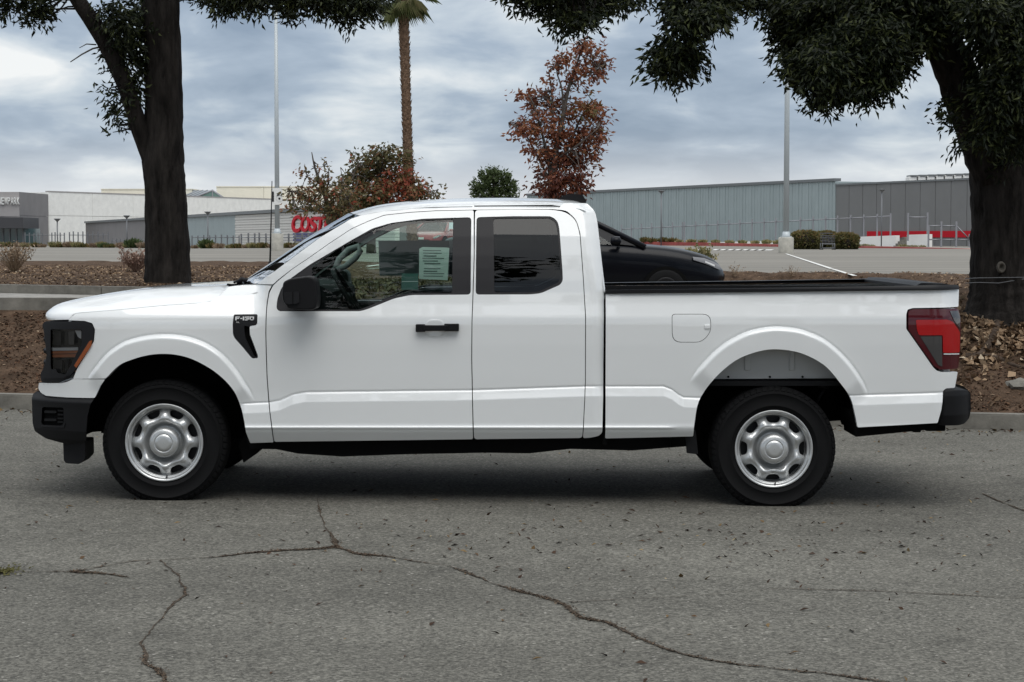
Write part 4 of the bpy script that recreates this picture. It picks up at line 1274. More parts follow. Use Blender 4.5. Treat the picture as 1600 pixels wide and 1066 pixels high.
# ---- mirror, handle
def mirror():
    """folding mirror: shell, inset hinge cap, glass"""
    ya, yb = YS - .20, YS + .02
    head = [(446, 440), (457, 434.5), (485, 430.8), (493.5, 432.6), (497.5, 439), (500.2, 468), (498.2, 481), (488, 484), (454, 482), (445, 469), (443.6, 457)]
    hw = [P(x, y, YS - .1) for x, y in fillet(head, 4)]
    c = sum(hw, Vector()) / len(hw)
    rows = []
    for yy, s in ((YS - .235, .90), (YS - .232, .955), (YS - .222, .985), (YS - .205, 1.0), (YS - .05, 1.0), (YS - .02, .93)):
        rows.append([(c.x + (p.x - c.x) * s, yy, c.z + (p.z - c.z) * s) for p in hw] + [(c.x + (hw[0].x - c.x) * s, yy, c.z + (hw[0].z - c.z) * s)])
    mb = MB(); mb.grid(rows, False); mb.add(rows[0][:-1], [tuple(range(len(hw) - 1, -1, -1))]); mb.add(rows[-1][:-1], [tuple(range(len(hw)))])
    a, b = P(452, 478, YS), P(480, 462, YS + .04)
    mb.box((a.x, YS - .06, a.z), (b.x, YS + .09, b.z), .01)
    mr = side(tb(mb, 'side_mirror', M['black_plastic'], door_f))
    ins = fillet([(443.2, 457.5), (446, 456.6), (467, 455.8), (468, 472), (464, 474.6), (452, 475.6), (446, 474.4), (444.2, 468)], 2)
    def flat(px, y0):
        return [P(x, y, y0) for x, y in px]
    w = flat(ins, YS - .245)
    q = MB(); q.prism([(p.x, p.z) for p in w], YS - .247, YS - .225)
    side(tb(q, 'mirror_indicator', M['dark_plastic'], door_f))
    q = MB().box(P(457, 474.8, YS - .250), P(458.2, 456.2, YS - .24))
    side(tb(q, 'mirror_seam', M['liner_black'], door_f))
mirror()
hb = MB()
for (x0, x1, y0, y1, yo) in ((649.5, 664, 507, 519, -.036), (694, 717, 506.2, 517.8, -.036), (660, 700, 508.5, 517.4, -.040)):
    a, b = P(x0, y1, YS + yo), P(x1, y0, YS + yo)
    hb.box((a.x, YS + yo, a.z), (b.x, YS + (-.001 if yo > -.04 else -.012), b.z), .004)
side(tb(hb, 'door_handle', M['black_plastic'], door_f))
hc = MB()
a = P(679.5, 513, YS)
rowz = []
for (s, yo) in ((1.0, -.0015), (.93, -.0035), (.8, -.003), (0.02, -.002)):
    rowz.append([(a.x + .062 * s * cos(t) * (abs(cos(t)) ** -.45 if abs(cos(t)) > .02 else 1), YS + yo, a.z + .054 * s * sin(t)) for t in np.linspace(0, 2 * pi, 33)])
hc.grid(rowz)
side(tb(hc, 'handle_cup', M['white_paint'], door_f))

# ---- load bed
rail_px = fillet([(946.5, 459.2), (946.5, 453.5), (1180, 450.5), (1428, 446.5), (1470, 445), (1496, 445), (1498.5, 447), (1498.5, 452.2)], 1.2)
def D_rail(x, z):
    u, w = proj(x, YS, z)
    r = np.clip((u - 1452) / 46.0, 0, 1.3)
    return np.interp(w, [430, 445, 449, 452, 462], [.06, .042, .032, .028, .030]) + 0.075 * r ** 2.2
rail = side(panel('bed_rail_cap', rail_px, M['dark_plastic'], truck, D=D_rail, flange=.09, dz=.006))
bx0, bx1 = P(947, 460, YS + .1).x, P(1496, 460, YS + .1).x
zt_ = P(947, 455, YS).z; zf_ = P(947, 592, YS + .3).z
bb = MB()
tb(MB().box((bx0, YS + .10, zf_), (bx0 + .04, 2 * YC - YS - .10, zt_ - .02)), 'bed_front_wall', M['black_plastic'])
tb(MB().box((bx0, YS + .12, zf_ - .03), (bx1 - .03, 2 * YC - YS - .12, zf_)), 'bed_floor', M['black_plastic'])
side(tb(MB().box((bx0 + .05, YS + .20, zf_ + .001), (bx1 - .05, YS + .23, zt_ - .012)), 'bed_inner_wall', M['black_plastic'], bed))
tg = MB().box((bx1 - .085, YS + .11, P(0, 606, 12).z), (bx1 - .035, 2 * YC - YS - .11, zt_ - .03), .012)
tgo = tb(tg, 'tailgate', M['white_paint'])
tt0, tt1 = P(1434, 446, YS + .1), P(1492, 443.5, YS + .1)
tb(MB().prism([(tt0.x, tt0.z - .02), (tt1.x, tt0.z - .02), (tt1.x, tt1.z - .01), (tt1.x - .05, tt1.z), (tt0.x + .03, tt1.z + .004), (tt0.x, tt1.z - .012)], YS + .14, 2 * YC - YS - .14), 'tailgate_cap', M['dark_plastic'], tgo)
# tail light
lamp_o = fillet([(1419.3, 487), (1425, 483.2), (1497, 482), (1500.5, 495), (1501.5, 518), (1500, 552), (1497, 576), (1470, 578), (1460, 573), (1419.3, 515)], 3)
def D_lamp(x, z):
    u, w = proj(x, YS, z)
    r = np.clip((u - 1452) / 46.0, 0, 1.35)
    return D_side(x, z) + 0.075 * r ** 2.2
lamp = side(panel('tail_light', lamp_o, M['lamp_dark_red'], truck, D=D_lamp, off=-.004, dx=.03, flange=.08))
side(panel('lamp_reflector', fillet([(1431, 500), (1480, 499.5), (1489, 503), (1500, 519, 3), (1499.5, 551), (1473.5, 551.5), (1473, 525), (1472, 523.8), (1436, 524), (1433, 516)], 2.5), M['lamp_red'], lamp, D=D_lamp, off=-.009, dx=.03, dz=.03, flange=.008))
side(panel('lamp_smoke_panel', fillet([(1438, 526), (1471.5, 525.6), (1472.4, 573), (1466, 570.5)], 1.5), M['lamp_smoke'], lamp, D=D_lamp, off=-.008, dx=.04, dz=.04, flange=.006))
side(panel('lamp_divider', fillet([(1474.5, 552.6), (1499, 552.2), (1499, 554.0), (1474.5, 554.2)], .5), M['lamp_white'], lamp, D=D_lamp, off=-.009, dx=.04, dz=.04, flange=.006))
side(panel('lamp_edge', fillet([(1484, 486), (1497, 485.5), (1500, 496), (1500.5, 514), (1491, 501.5)], 1.5), M['lamp_smoke'], lamp, D=D_lamp, off=-.008, dx=.04, dz=.04, flange=.006))
# rear bumper
def D_rb(x, z):
    u, w = proj(x, YS, z)
    r = np.clip((u - 1474) / 42.0, 0, 1.2)
    return np.interp(w, [604, 612, 620, 650, 668], [.05, .02, .012, .012, .035]) + .10 * r ** 2.4 + np.clip((1476 - u) / 10, 0, 1) * .02
rb_o = fillet([(1474.3, 611), (1480, 606.8), (1513, 610.5), (1516.5, 614.5), (1517.2, 640), (1514, 654), (1507, 662), (1497, 664.8), (1466.5, 664.8), (1472, 645), (1474, 625)], 3)
rbp = side(panel('rear_bumper', rb_o, M['black_plastic'], truck, D=D_rb, dx=.02, dz=.01, flange=.06))
w = unproj([(1513, 610.5), (1516.5, 614.5), (1517.2, 640), (1514, 654), (1506, 662)], D_rb)
tb(MB().grid([[p, Vector((p.x + .05, YS + .5, p.z)), Vector((p.x + .05, 2 * YC - YS - .5, p.z)), Vector((p.x, 2 * YC - p.y, p.z))] for p in w]).grid([[Vector((p[0].x, p[0].y, p[0].z)), Vector((p[0].x, 2 * YC - p[0].y, p[0].z))] for p in [(edge_pt(1480, 607.5, D_rb),), (w[0],)]]), 'rear_bumper_centre', M['black_plastic'])
for x0, x1, y0 in ((1426, 1440, 676), (1446, 1478, 674)):
    a, b = P(x0, y0, 11.9), P(x1, 660, 11.9)
    tb(MB().box((a.x, 11.9, a.z), (b.x, 12.3, b.z), .01), 'hitch_bracket', M['liner_black'])
tb(MB().prism([(P(x, y, YS + .08).x, P(x, y, YS + .08).z) for x, y in ((1337, 664), (1466, 658), (1464, 670), (1337, 682.5))], YS + .07, YS + .5), 'rear_frame_rail', M['liner_black'])

# ---- wheel houses, underside
def housing(cx, cy, r, x0, x1, name, m, depth, start=.06):
    mb = MB()
    a = []
    for t in np.linspace(0.26, pi - .02, 28):
        a.append(P(cx + r * cos(t), cy - r * sin(t), YS + .1))
    mb.grid([[(p.x, YS + start, p.z) for p in a], [(p.x, YS + depth, p.z) for p in a]], True)
    mb.add([(p.x, YS + depth, p.z) for p in a], [tuple(range(len(a)))])
    return side(tb(mb, name, m))
housing(256, 692, 142, 0, 0, 'wheel_arch_liner', M['liner_black'], .62, start=.14)
housing(1212, 702, 165, 0, 0, 'wheel_arch_liner', M['liner_black'], .62)
ih = fillet([(1088, 540), (1336, 540), (1336, 591), (1088, 592.5)], 3)
def D_in(x, z): return np.zeros_like(np.asarray(x, float)) + .16
inn = side(panel('bed_wheel_house', ih, M['grey_primer'], truck, D=D_in, off=.0, flange=.3, dx=.3, dz=.3))
for (x0, x1) in ((1163, 1173), (1233, 1242)):
    a, b = P(x0, 579, YS + .155), P(x1, 540, YS + .155)
    side(tb(MB().box((a.x, YS + .148, a.z), (b.x, YS + .163, b.z), .005), 'pressed_rib', M['grey_primer'], inn))
for x in (1138, 1203, 1254):
    p = P(x, 589, YS + .155)
    side(tb(MB().lathe([(.001, 0), (.007, 0), (.007, .01)], 10, c=(p.x, YS + .152, p.z)), 'bolt', M['liner_black'], inn))
sb = MB()
for x0, x1 in ((1140, 1154), (1250, 1263)):
    a, b = P(x0, 600, YS + .2), P(x1, 594, YS + .2)
    side(tb(MB().box((a.x, YS + .19, a.z), (b.x, YS + .21, b.z), .003), 'bracket', M['black_plastic']))
sb.tube([P(1291, 604, YS + .25), P(1282, 618, YS + .25), P(1276, 630, YS + .25)], .008, 6)
sb.tube([P(1279, 603.5, YS + .24), P(1295, 604, YS + .24)], [.010, .014], 8)
side(tb(sb, 'suspension_bracket', M['black_plastic']))
und = MB()
def slab(pts, y0, y1):
    und.prism([(P(x, y, YS + .15).x, P(x, y, YS + .15).z) for x, y in pts], y0, y1)
slab([(385, 686), (945, 682), (1072, 680), (1072, 697), (988, 703.5), (891, 701), (827, 708), (759, 707), (632, 709.5), (535, 713), (467, 708.5), (432, 701.5), (392, 701)], YS + .13, 2 * YC - YS - .13)
slab([(130, 640), (390, 660), (390, 700), (130, 690)], YS + .66, 2 * YC - YS - .66)
slab([(1070, 610), (1470, 610), (1460, 660), (1070, 690)], YS + .66, 2 * YC - YS - .66)
slab([(1325, 640), (1470, 632), (1466, 664), (1338, 676)], YS + .12, YS + .68)
slab([(941, 671), (947, 671), (947, 692), (941, 692)], YS + .05, YS + .4)
tb(und, 'underbody', M['liner_black'])
ax_ = MB().tube([P(1209, 702, YS + .3), Vector((P(1209, 702, YS + .3).x, 2 * YC - YS - .3, P(1209, 702, YS + .3).z))], .07, 12)
ax_.lathe([(.02, -.18), (.16, -.12), (.19, 0), (.16, .12), (.02, .18)], 16, c=(P(1209, 702, YC).x, YC, P(1209, 702, YS + .3).z))
tb(ax_, 'rear_axle', M['liner_black'])
tb(MB().tube([P(256, 692, YS + .3), Vector((P(256, 692, YS + .3).x, 2 * YC - YS - .3, P(256, 692, YS + .3).z))], .05, 10), 'front_axle', M['liner_black'])
side(tb(MB().prism([(P(x, y, YS + .1).x, P(x, y, YS + .1).z) for x, y in fillet([(1070, 672), (1086, 671), (1090, 709), (1072, 707)], 2)], YS + .06, YS + .075), 'mud_flap', M['black_plastic']))
side(tb(MB().prism([(P(x, y, YS + .1).x, P(x, y, YS + .1).z) for x, y in fillet([(383, 672), (391, 676), (393, 694), (404, 697), (398, 712), (375, 728), (368, 700)], 2)], YS + .25, YS + .5), 'splash_shield', M['liner_black']))
# exhaust, tank
tb(MB().tube([(P(700, 0, 12).x, YC + .35, .33), (P(1000, 0, 12).x, YC + .35, .36), (P(1180, 0, 12).x, YC + .55, .42), (P(1380, 0, 12).x, YC + .6, .42)], .04, 10), 'exhaust', M['black_plastic'])

# ---- cab back wall with window
p0, p1 = P(932, 345, YS + .2), P(943, 455, YS + .1)
bw = MB()
for (z0, z1, y0, y1) in ((0, .32, .03, 1.97), (.78, 1.0, .16, 1.84)):
    pass
def backpt(t, y): 
    return Vector((p1.x + (p0.x - p1.x) * t, y, p1.z + (p0.z - p1.z) * t))
inset = lambda t: .075 + .17 * t
rows = []
for t in (-1.4, -.6, 0, .18):
    k = max(t, 0); rows.append([backpt(t, YS + inset(k)), backpt(t, 2 * YC - YS - inset(k))])
bw.grid(rows, False)
bw.grid([[backpt(t, YS + inset(t)), backpt(t, 2 * YC - YS - inset(t))] for t in (.9, 1.0, 1.12)], False)
for s in (0, 1):
    f = (lambda y: y) if s == 0 else (lambda y: 2 * YC - y)
    bw.grid([[backpt(.18, f(YS + inset(.18))), backpt(.18, f(YS + .32))], [backpt(.9, f(YS + inset(.9))), backpt(.9, f(YS + .36))]], False)
tb(bw, 'cab_back', M['white_paint'])
tb(MB().grid([[backpt(.18, YS + .32), backpt(.18, 2 * YC - YS - .32)], [backpt(.9, YS + .36), backpt(.9, 2 * YC - YS - .36)]], False), 'rear_window', M['privacy_glass'])

# ---- interior
cabf = MB()
cabf.box(P(430, 690, YS + .14), (P(935, 0, YS).x, 2 * YC - YS - .14, P(0, 640, YS).z))
tb(cabf, 'cab_floor', M['grey_cloth'])
ds = MB()
zd = P(0, 455, YS + .3).z
prof_d = [(P(x, y, YS + .3).x, P(x, y, YS + .3).z) for x, y in ((420, 447), (470, 443), (505, 446), (522, 456), (524, 476), (515, 500), (470, 640), (425, 640))]
ds.prism(prof_d, YS + .16, 2 * YC - YS - .16)
tb(ds, 'dashboard', M['grey_cloth'])
sw = MB()
c = P(545, 462, YS + .48); nrm = Vector((0.86, 0, 0.5)); uu = Vector((0, 1, 0)); vv = nrm.cross(uu).normalized()
ring = [c + uu * (.19 * cos(t)) + vv * (.19 * sin(t)) for t in np.linspace(0, 2 * pi, 29)]
sw.tube(ring, .016, 8, caps=False)
sw.tube([c - nrm * .03, c - nrm * .35], .035, 8)
for a in (0, pi, -pi / 2): sw.tube([c - nrm * .02, c + uu * (.18 * cos(a)) + vv * (.18 * sin(a))], [.035, .015], 6)
tb(sw, 'steering_wheel', M['black_plastic'])
def seat(y):
    m_ = MB()
    cu = [P(610, 497, YS + .5), P(620, 480, YS + .5), P(720, 480, YS + .5), P(735, 520, YS + .5), P(615, 520, YS + .5)]
    m_.prism([(p.x, p.z) for p in cu], y - .26, y + .26)
    bk = [P(705, 500, YS + .5), P(735, 392, YS + .5), P(750, 384, YS + .5), P(766, 390, YS + .5), P(760, 440, YS + .5), P(745, 505, YS + .5)]
    m_.prism([(p.x, p.z) for p in bk], y - .25, y + .25)
    hr = [P(744, 382, YS + .5), P(747, 352, YS + .5), P(762, 350, YS + .5), P(766, 380, YS + .5)]
    m_.prism([(p.x, p.z) for p in hr], y - .13, y + .13)
    return tb(m_, 'front_seat', M['grey_cloth'])
seat(YS + .55); seat(2 * YC - YS - .55)
rs = MB().prism([(p.x, p.z) for p in (P(830, 520, YS + .5), P(835, 505, YS + .5), P(895, 500, YS + .5), P(905, 385, YS + .5), P(925, 380, YS + .5), P(925, 520, YS + .5))], YS + .2, 2 * YC - YS - .2)
tb(rs, 'rear_seat', M['grey_cloth'])
gh = MB().tube([P(523, 424, 13.18), P(530, 405, 13.2), P(545, 390, 13.22), P(560, 385, 13.22), P(563, 392, 13.2), P(556, 403, 13.18), P(540, 416, 13.18), P(526, 421, 13.18)], .022, 8)
tb(gh, 'grab_handle', M['headliner'])
# papers on the windows
def sheet(name, pts, m, off, parent, D=D_side):
    w = unproj(pts, D, off)
    return tb(MB().add(w, [tuple(range(len(w)))]), name, m, parent)
ps = sheet('window_paper', [(655, 389), (660, 386), (700, 387), (702, 388), (699.5, 438), (654.5, 436)], M['paper'], .014, door_f)
random.seed(3)
for k in range(11):
    y = 391 + k * 4.0
    if k in (6,): continue
    x0 = 660 + random.uniform(0, 3); x1 = 693 + random.uniform(-12, 3)
    sheet('print_line', [(x0, y), (x1, y + .2), (x1, y + 1.3 + (k % 3 == 2) * .5), (x0, y + 1.1 + (k % 3 == 2) * .5)], M['paper_ink'], .0125, door_f)
sg = sheet('window_sticker', [(627.5, 427.5), (653.5, 427.5), (653.3, 453), (627, 453)], M['sticker_green'], .014, door_f)
sheet('sticker_rule', [(628, 439.5), (653, 439.5), (653, 440.6), (628, 440.6)], M['paper'], .0125, door_f)
pn = unproj([(0, 0)], lambda x, z: np.zeros_like(np.asarray(x, float)), 0)
yf = 2 * YC - YS - .12
def farsheet(name, pts, m):
    return tb(MB().add([Vector((P(x, y, yf).x, yf - .19 * max(0, (P(x, y, yf).z - P(0, 431, yf).z)) , P(x, y, yf).z)) for x, y in pts], [(0, 1, 2, 3)]), name, m)
farsheet('price_sheet', [(592, 376), (702, 376), (702, 431), (593, 431)], M['sticker_grey'])

# ---- wheels
def wheel(cx, cy, rot):
    c = P(cx, cy, YS + .07)
    c = Vector((c.x, YS + .07, c.z))
    Rt = 0.383
    W = .245
    em = bpy.data.objects.new('wheel', None); col.objects.link(em); em.parent = truck; em.location = c - TL
    lug = lambda i, k: (-0.006 if (i in (6, 7, 12, 13) and k % 3 == 0) else 0.0)
    prof_t = [(.232, .030), (.240, .012), (.262, .004), (.300, -.004), (.335, .002), (.352, .012), (.368, .024), (.379, .038), (.383, .06), (.3835, W / 2), (.383, W - .06), (.379, W - .04), (.368, W - .024), (.352, W - .012), (.30, W), (.24, W - .02)]
    # fine ribs on the sidewall
    prof2 = []
    for (r_, h) in prof_t:
        prof2.append((r_, h))
        if abs(r_ - .335) < 1e-6 and h < .1: prof2 += [(.3375, -.003), (.341, .004)]
        if abs(r_ - .262) < 1e-6 and h < .1: prof2 += [(.2635, -.001), (.268, -.001), (.2695, .001)]
    def modf(i, k):
        r_ = prof2[i][0]
        if .36 < r_ < .381 and k % 4 == 0: return -.005
        return 0.0
    t = MB().lathe(prof2, 192, mod=modf)
    o = t.build('tyre', M['rubber'], em)
    for v in o.data.vertices:                       # flattened where it stands
        if v.co.z < -.36: v.co.z = -.36 + (v.co.z + .36) * .15
    tbk = MB()                                      # shoulder blocks of the tread
    for s_ in (0, 1):
        for k_ in range(60):
            a0, a1 = 2 * pi * (k_ + .12) / 60, 2 * pi * (k_ + .80) / 60
            hh = [(.358, .014), (.3725, .026), (.3808, .040), (.3828, .058)]
            vs = []
            for a_ in (a0, a1):
                for r_, h_ in hh:
                    rr_, yy_ = r_ + .0002, h_ - .0040
                    yy_ = yy_ if s_ == 0 else W - yy_
                    vs.append((rr_ * sin(a_ + (r_ - .36) * 1.2), yy_, rr_ * cos(a_ + (r_ - .36) * 1.2)))
                for r_, h_ in hh[::-1]:
                    yy_ = h_ + .004
                    yy_ = yy_ if s_ == 0 else W - yy_
                    vs.append(((r_ - .006) * sin(a_), yy_, (r_ - .006) * cos(a_)))
            tbk.add(vs, [(0, 1, 9, 8), (1, 2, 10, 9), (2, 3, 11, 10), (3, 4, 12, 11), (7, 0, 8, 15), (0, 7, 6, 1), (1, 6, 5, 2), (2, 5, 4, 3), (8, 9, 14, 15), (9, 10, 13, 14), (10, 11, 12, 13)])
    ob = tbk.build('tread_blocks', M['rubber'], em); ob['kind'] = 'stuff'
    for v in ob.data.vertices:
        if v.co.z < -.36: v.co.z = -.36 + (v.co.z + .36) * .15
    # disc with eight slots
    S = 1.0
    slots = []
    ring_out = [(.205 * cos(a), .205 * sin(a)) for a in np.linspace(0, 2 * pi, 97)[:-1]]
    for k in range(8):
        a = rot + k * pi / 4
        rad, tan = np.array([cos(a), sin(a)]), np.array([-sin(a), cos(a)])
        sh = []
        for t_ in np.linspace(0, 2 * pi, 25)[:-1]:
            ct, s_ = cos(t_), sin(t_)
            sup = lambda q: math.copysign(abs(q) ** .62, q)
            xx, yy = sup(ct) * .040, sup(s_) * .0195
            xx *= (1 + .22 * yy / .0195)
            p = rad * (.1765 + yy) + tan * xx
            sh.append((p[0], p[1]))
        slots.append(sh)
    bm = bmesh.new(); edges = []
    inner = [(.083 * cos(a), .083 * sin(a)) for a in np.linspace(0, 2 * pi, 65)[:-1]]
    for loop in [ring_out, inner] + slots:
        vs = [bm.verts.new((p[0], 0, p[1])) for p in loop]
        edges += [bm.edges.new((vs[i], vs[(i + 1) % len(vs)])) for i in range(len(vs))]
    bmesh.ops.triangle_fill(bm, edges=edges, use_beauty=True, normal=(0, -1, 0))
    for i in range(1, 84):
        for ax in (0, 2):
            co = [0, 0, 0]; no = [0, 0, 0]; co[ax] = -.21 + .005 * i; no[ax] = 1
            bmesh.ops.bisect_plane(bm, geom=bm.verts[:] + bm.edges[:] + bm.faces[:], plane_co=co, plane_no=no, dist=1e-6)
    def Dw(x, z):
        r_ = np.hypot(x, z); th = np.arctan2(z, x)
        lobe = 0.5 + 0.5 * np.cos(8 * (th - rot))                   # 1 at a slot, 0 between
        base_ = np.interp(r_, [.08, .096, .102, .108, .114, .120, .128, .138, .150, .165, .19, .205], [.080, .080, .077, .068, .052, .038, .029, .0245, .0235, .029, .045, .056])
        slope = sstep(.125, .19, r_)
        return base_ + .030 * lobe * slope - .012 * (1 - lobe) * sstep(.12, .15, r_) * sstep(.205, .175, r_)
    for f in bm.faces:
        if f.normal.y > 0: f.normal_flip()
    bm.verts.index_update()
    X = np.array([(v.co.x, v.co.z) for v in bm.verts]); ep = .003
    Y = Dw(X[:, 0], X[:, 1])
    gx = (Dw(X[:, 0] + ep, X[:, 1]) - Dw(X[:, 0] - ep, X[:, 1])) / (2 * ep); gz = (Dw(X[:, 0], X[:, 1] + ep) - Dw(X[:, 0], X[:, 1] - ep)) / (2 * ep)
    N = [tuple(n) for n in unit(np.stack([gx, -np.ones(len(X)), gz], 1))]
    V = [(X[i, 0], Y[i], X[i, 1]) for i in range(len(X))]
    F = [[v.index for v in f.verts] for f in bm.faces]
    for e_ in bm.edges:
        if len(e_.link_faces) == 1:
            f = e_.link_faces[0]; vs = [v.index for v in f.verts]; a, b = e_.verts[0].index, e_.verts[1].index
            if vs[(vs.index(a) + 1) % len(vs)] != b: a, b = b, a
            va, vb = Vector(V[a]), Vector(V[b]); n = (vb - va).cross(Vector((0, -1, 0)))
            if n.length < 1e-9: continue
            n.normalize(); k = len(V); dn = Vector((0, .022, 0))
            V += [tuple(vb), tuple(va), tuple(va + dn), tuple(vb + dn)]; N += [tuple(n)] * 4; F.append([k, k + 1, k + 2, k + 3])
    bm.free()
    me = bpy.data.meshes.new('disc'); me.from_pydata(V, [], F); me.polygons.foreach_set('use_smooth', [True] * len(F)); me.update()
    me.normals_split_custom_set_from_vertices(N)
    link('disc', me, em, M['silver_paint'])
    rim = MB().lathe([(.204, .06), (.207, .04), (.211, .034), (.216, .036), (.220, .022), (.2235, .012), (.230, .008), (.2365, .006), (.2385, .012), (.236, .030)], 96)
    rim.build('rim', M['silver_paint'], em)
    MB().lathe([(.208, .075), (.208, .20)], 48).build('brake_drum', M['liner_black'], em)
    MB().lathe([(.001, .10), (.21, .10)], 32).build('brake_disc', M['dark_plastic'], em)
    cap = MB().lathe([(.090, .082), (.090, .012), (.0885, .002), (.084, -.006), (.076, -.011), (.060, -.015), (.0565, -.0155), (.055, -.0125), (.053, -.0125), (.0515, -.016), (.03, -.0175), (.001, -.018)], 64)
    cap.build('hub_cap', M['silver_paint'], em)
    rg = MB().lathe([(.112, .050), (.104, .058), (.098, .062), (.093, .062)], 64); 
    a = rot + pi / 8 if True else 0
    va = MB().tube([(0.012, .03, -.205), (0.010, .008, -.215)], .004, 6); va.build('valve', M['rubber'], em)
    return em
w1 = wheel(256, 692, pi / 8)
w2 = wheel(1209.5, 702, 0)
for w_ in (w1, w2):
    FAR.append(w_)
# ---- far side: mirrored copies of the near-side parts
tops = [o for o in FAR if o.parent is truck]
for o in tops:
    c = o.copy(); col.objects.link(c); c.parent = truck
    if o.name.startswith('wheel') and o.type == 'EMPTY':
        c.location = (o.location.x, -o.location.y, o.location.z)
        c.scale = (1, -1, 1)
    else:
        c.scale = (1, -1, 1)
    for ch in list(o.children):
        if ch.name.split('.')[0] in ('window_paper', 'print_line', 'window_sticker', 'sticker_rule', 'fuel_door'):
            continue
        if ch.name.startswith('badge_letter'):
            continue
        copy_tree(ch, c)
for o in [o for o in FAR if o.parent is shield]:
    c = o.copy(); col.objects.link(c); c.scale = (1, -1, 1)

# ================================================================== OTHER CARS
def make_car(name, label, paint, loc, rz, plate=False, suv=False):
    root = tag(empty(name, loc, rz), label, 'car')
    fz = 1.0 if not suv else 1.14
    def fx(x): return x if not suv else (2.25 - (2.25 - x) * 1.34 if x > .36 else (2.25 - 1.89 * 1.34) - (.36 - x) * .75)
    S = [(-2.30, .62, .42, .60, .78), (-2.22, .78, .28, .74, .96), (-1.7, .87, .21, .82, 1.00), (-.6, .90, .19, .82, .965), (.5, .90, .19, .80, .935), (1.2, .895, .19, .76, .895), (1.62, .88, .19, .70, .850), (1.95, .83, .21, .62, .765), (2.14, .72, .24, .52, .665), (2.24, .52, .30, .46, .54)]
    st = smooth_line(S, 4)
    def ring(s):
        x, w, zb, zm, zt = s
        half = [(w * .86, zb), (w * .97, zb + .10), (w, zm - .12), (w * .985, zm), (w * .93, zt - .035), (w * .80, zt), (w * .4, zt + .018), (0, zt + .022)]
        return [(x, a, z) for a, z in half] + [(x, -a, z) for a, z in half[-2::-1]]
    mb = MB(); mb.grid([ring(s) for s in st]); mb.add(ring(st[0]), [tuple(range(15))]); mb.add(ring(st[-1]), [tuple(range(14, -1, -1))])
    mb.build('body', paint, root)
    zc = .92
    A, Ft, Rt_, Cb = (1.28, .885), (.36, 1.375), (-1.0, 1.39), (-2.02, .985)
    hb, ht = .83, .60
    def gp(x, z, s):
        f = (z - .90) / (1.39 - .90)
        return (x, s * (hb + (ht - hb) * max(0, min(1, f))), z)
    rf = MB()
    rows = []
    for x, z in smooth_line([(.50, 1.31), (.36, 1.372), (-.2, 1.42), (-1.0, 1.39), (-1.25, 1.30)], 3):
        rows.append([(x, ht * k + (0.03 * k if z < 1.35 else 0), z + .022 * (1 - k * k)) for k in np.linspace(-1, 1, 9)])
    rf.grid(rows); rf.build('roof', paint, root)
    for s in (1, -1):
        p = MB(); p.add([gp(1.25, .88, s), gp(.40, 1.37, s), gp(.42, 1.24, s), gp(.86, .915, s)], [(0, 1, 2, 3)])
        for a, b, r in (((A[0], A[1] - .02), (.42, 1.36), .042), ((.42, 1.36), (-1.1, 1.37), .035), ((-1.1, 1.37), (-2.02, .97), .055), ((-.32, .93), (-.25, 1.38), .04)):
            p.tube([gp(*a, s), gp((a[0] + b[0]) / 2, (a[1] + b[1]) / 2 + .006, s), gp(*b, s)], r, 8)
        p.build('pillar', paint, root)
        MB().add([gp(.90, .90, s), gp(.42, 1.27, s), gp(.38, 1.335, s), gp(-.25, 1.37, s), gp(-.32, .93, s)], [(0, 1, 2, 3, 4)]).build('side_window', M['shield_glass'], root)
        MB().add([gp(-.32, .93, s), gp(-.25, 1.37, s), gp(-1.1, 1.35, s), gp(-1.85, .98, s)], [(0, 1, 2, 3)]).build('side_window', M['privacy_glass'], root)
        m = MB().lathe([(.02, -.07), (.075, -.06), (.105, -.02), (.10, .05), (.02, .07)], 14, axis='Z', c=(0, 0, 0))
        m.v = [(.93 + v[2] * .9, s * (.99 + v[0] * .9), .955 + v[1] * .62) for v in m.v]
        m.tube([(.97, s * .84, .90), (.95, s * .96, .925)], .022, 6)
        m.build('mirror', paint, root)
        hl = MB()
        rows = []
        for x, w, za, zb_ in ((1.84, .852, .690, .735), (1.98, .805, .640, .715), (2.10, .728, .580, .665), (2.185, .635, .545, .605)):
            rows.append([(x + .012, s * (w + .014), za), (x + .012, s * (w + .006), (za + zb_) / 2), (x + .006, s * (w - .03), zb_)])
        hl.grid(rows); hl.build('headlight', M['lamp_grey'], root)
        rr = rows[1:3]; MB().grid([[Vector(q).lerp(Vector(r_[1]), .35) + Vector((.004, s * .006, 0)) for q in (r_[0], r_[1])] for r_ in rr]).build('lamp_glass', M['lamp_white'], root)
        tl = MB(); tl.box((-2.27, s * .50, .78), (-2.15, s * .79, .90), .02); tl.build('tail_light', M['lamp_red'], root)
        for x in ((1.42, -1.32) if not suv else ((1.28, -1.44))):
            w = MB().lathe([(.20, -.10), (.29, -.105), (.315, -.07), (.315, .07), (.29, .105), (.2, .10)], 32, c=(x, s * .835, .315))
            o = w.build('tyre', M['rubber'], root)
            MB().lathe([(.001, -.085), (.17, -.09), (.2, -.10), (.2, .10), (.17, .09), (.001, .085)], 20, c=(x, s * .835, .315)).build('rim', M['dark_plastic'], root)
            ar = MB(); pts = [(x + .37 * cos(t), .315 + .37 * sin(t)) for t in np.linspace(-.1, pi + .1, 20)]
            ar.prism(pts, s * .70, s * .893 + s * .012); ar.build('wheel_arch', M['liner_black'], root)
    MB().add([(1.25, -.76, .90), (1.30, 0, .91), (1.25, .76, .90), (.46, .58, 1.34), (.48, 0, 1.365), (.46, -.58, 1.34)], [(0, 1, 4, 5), (1, 2, 3, 4)], True).build('windscreen', M['shield_glass'], root)
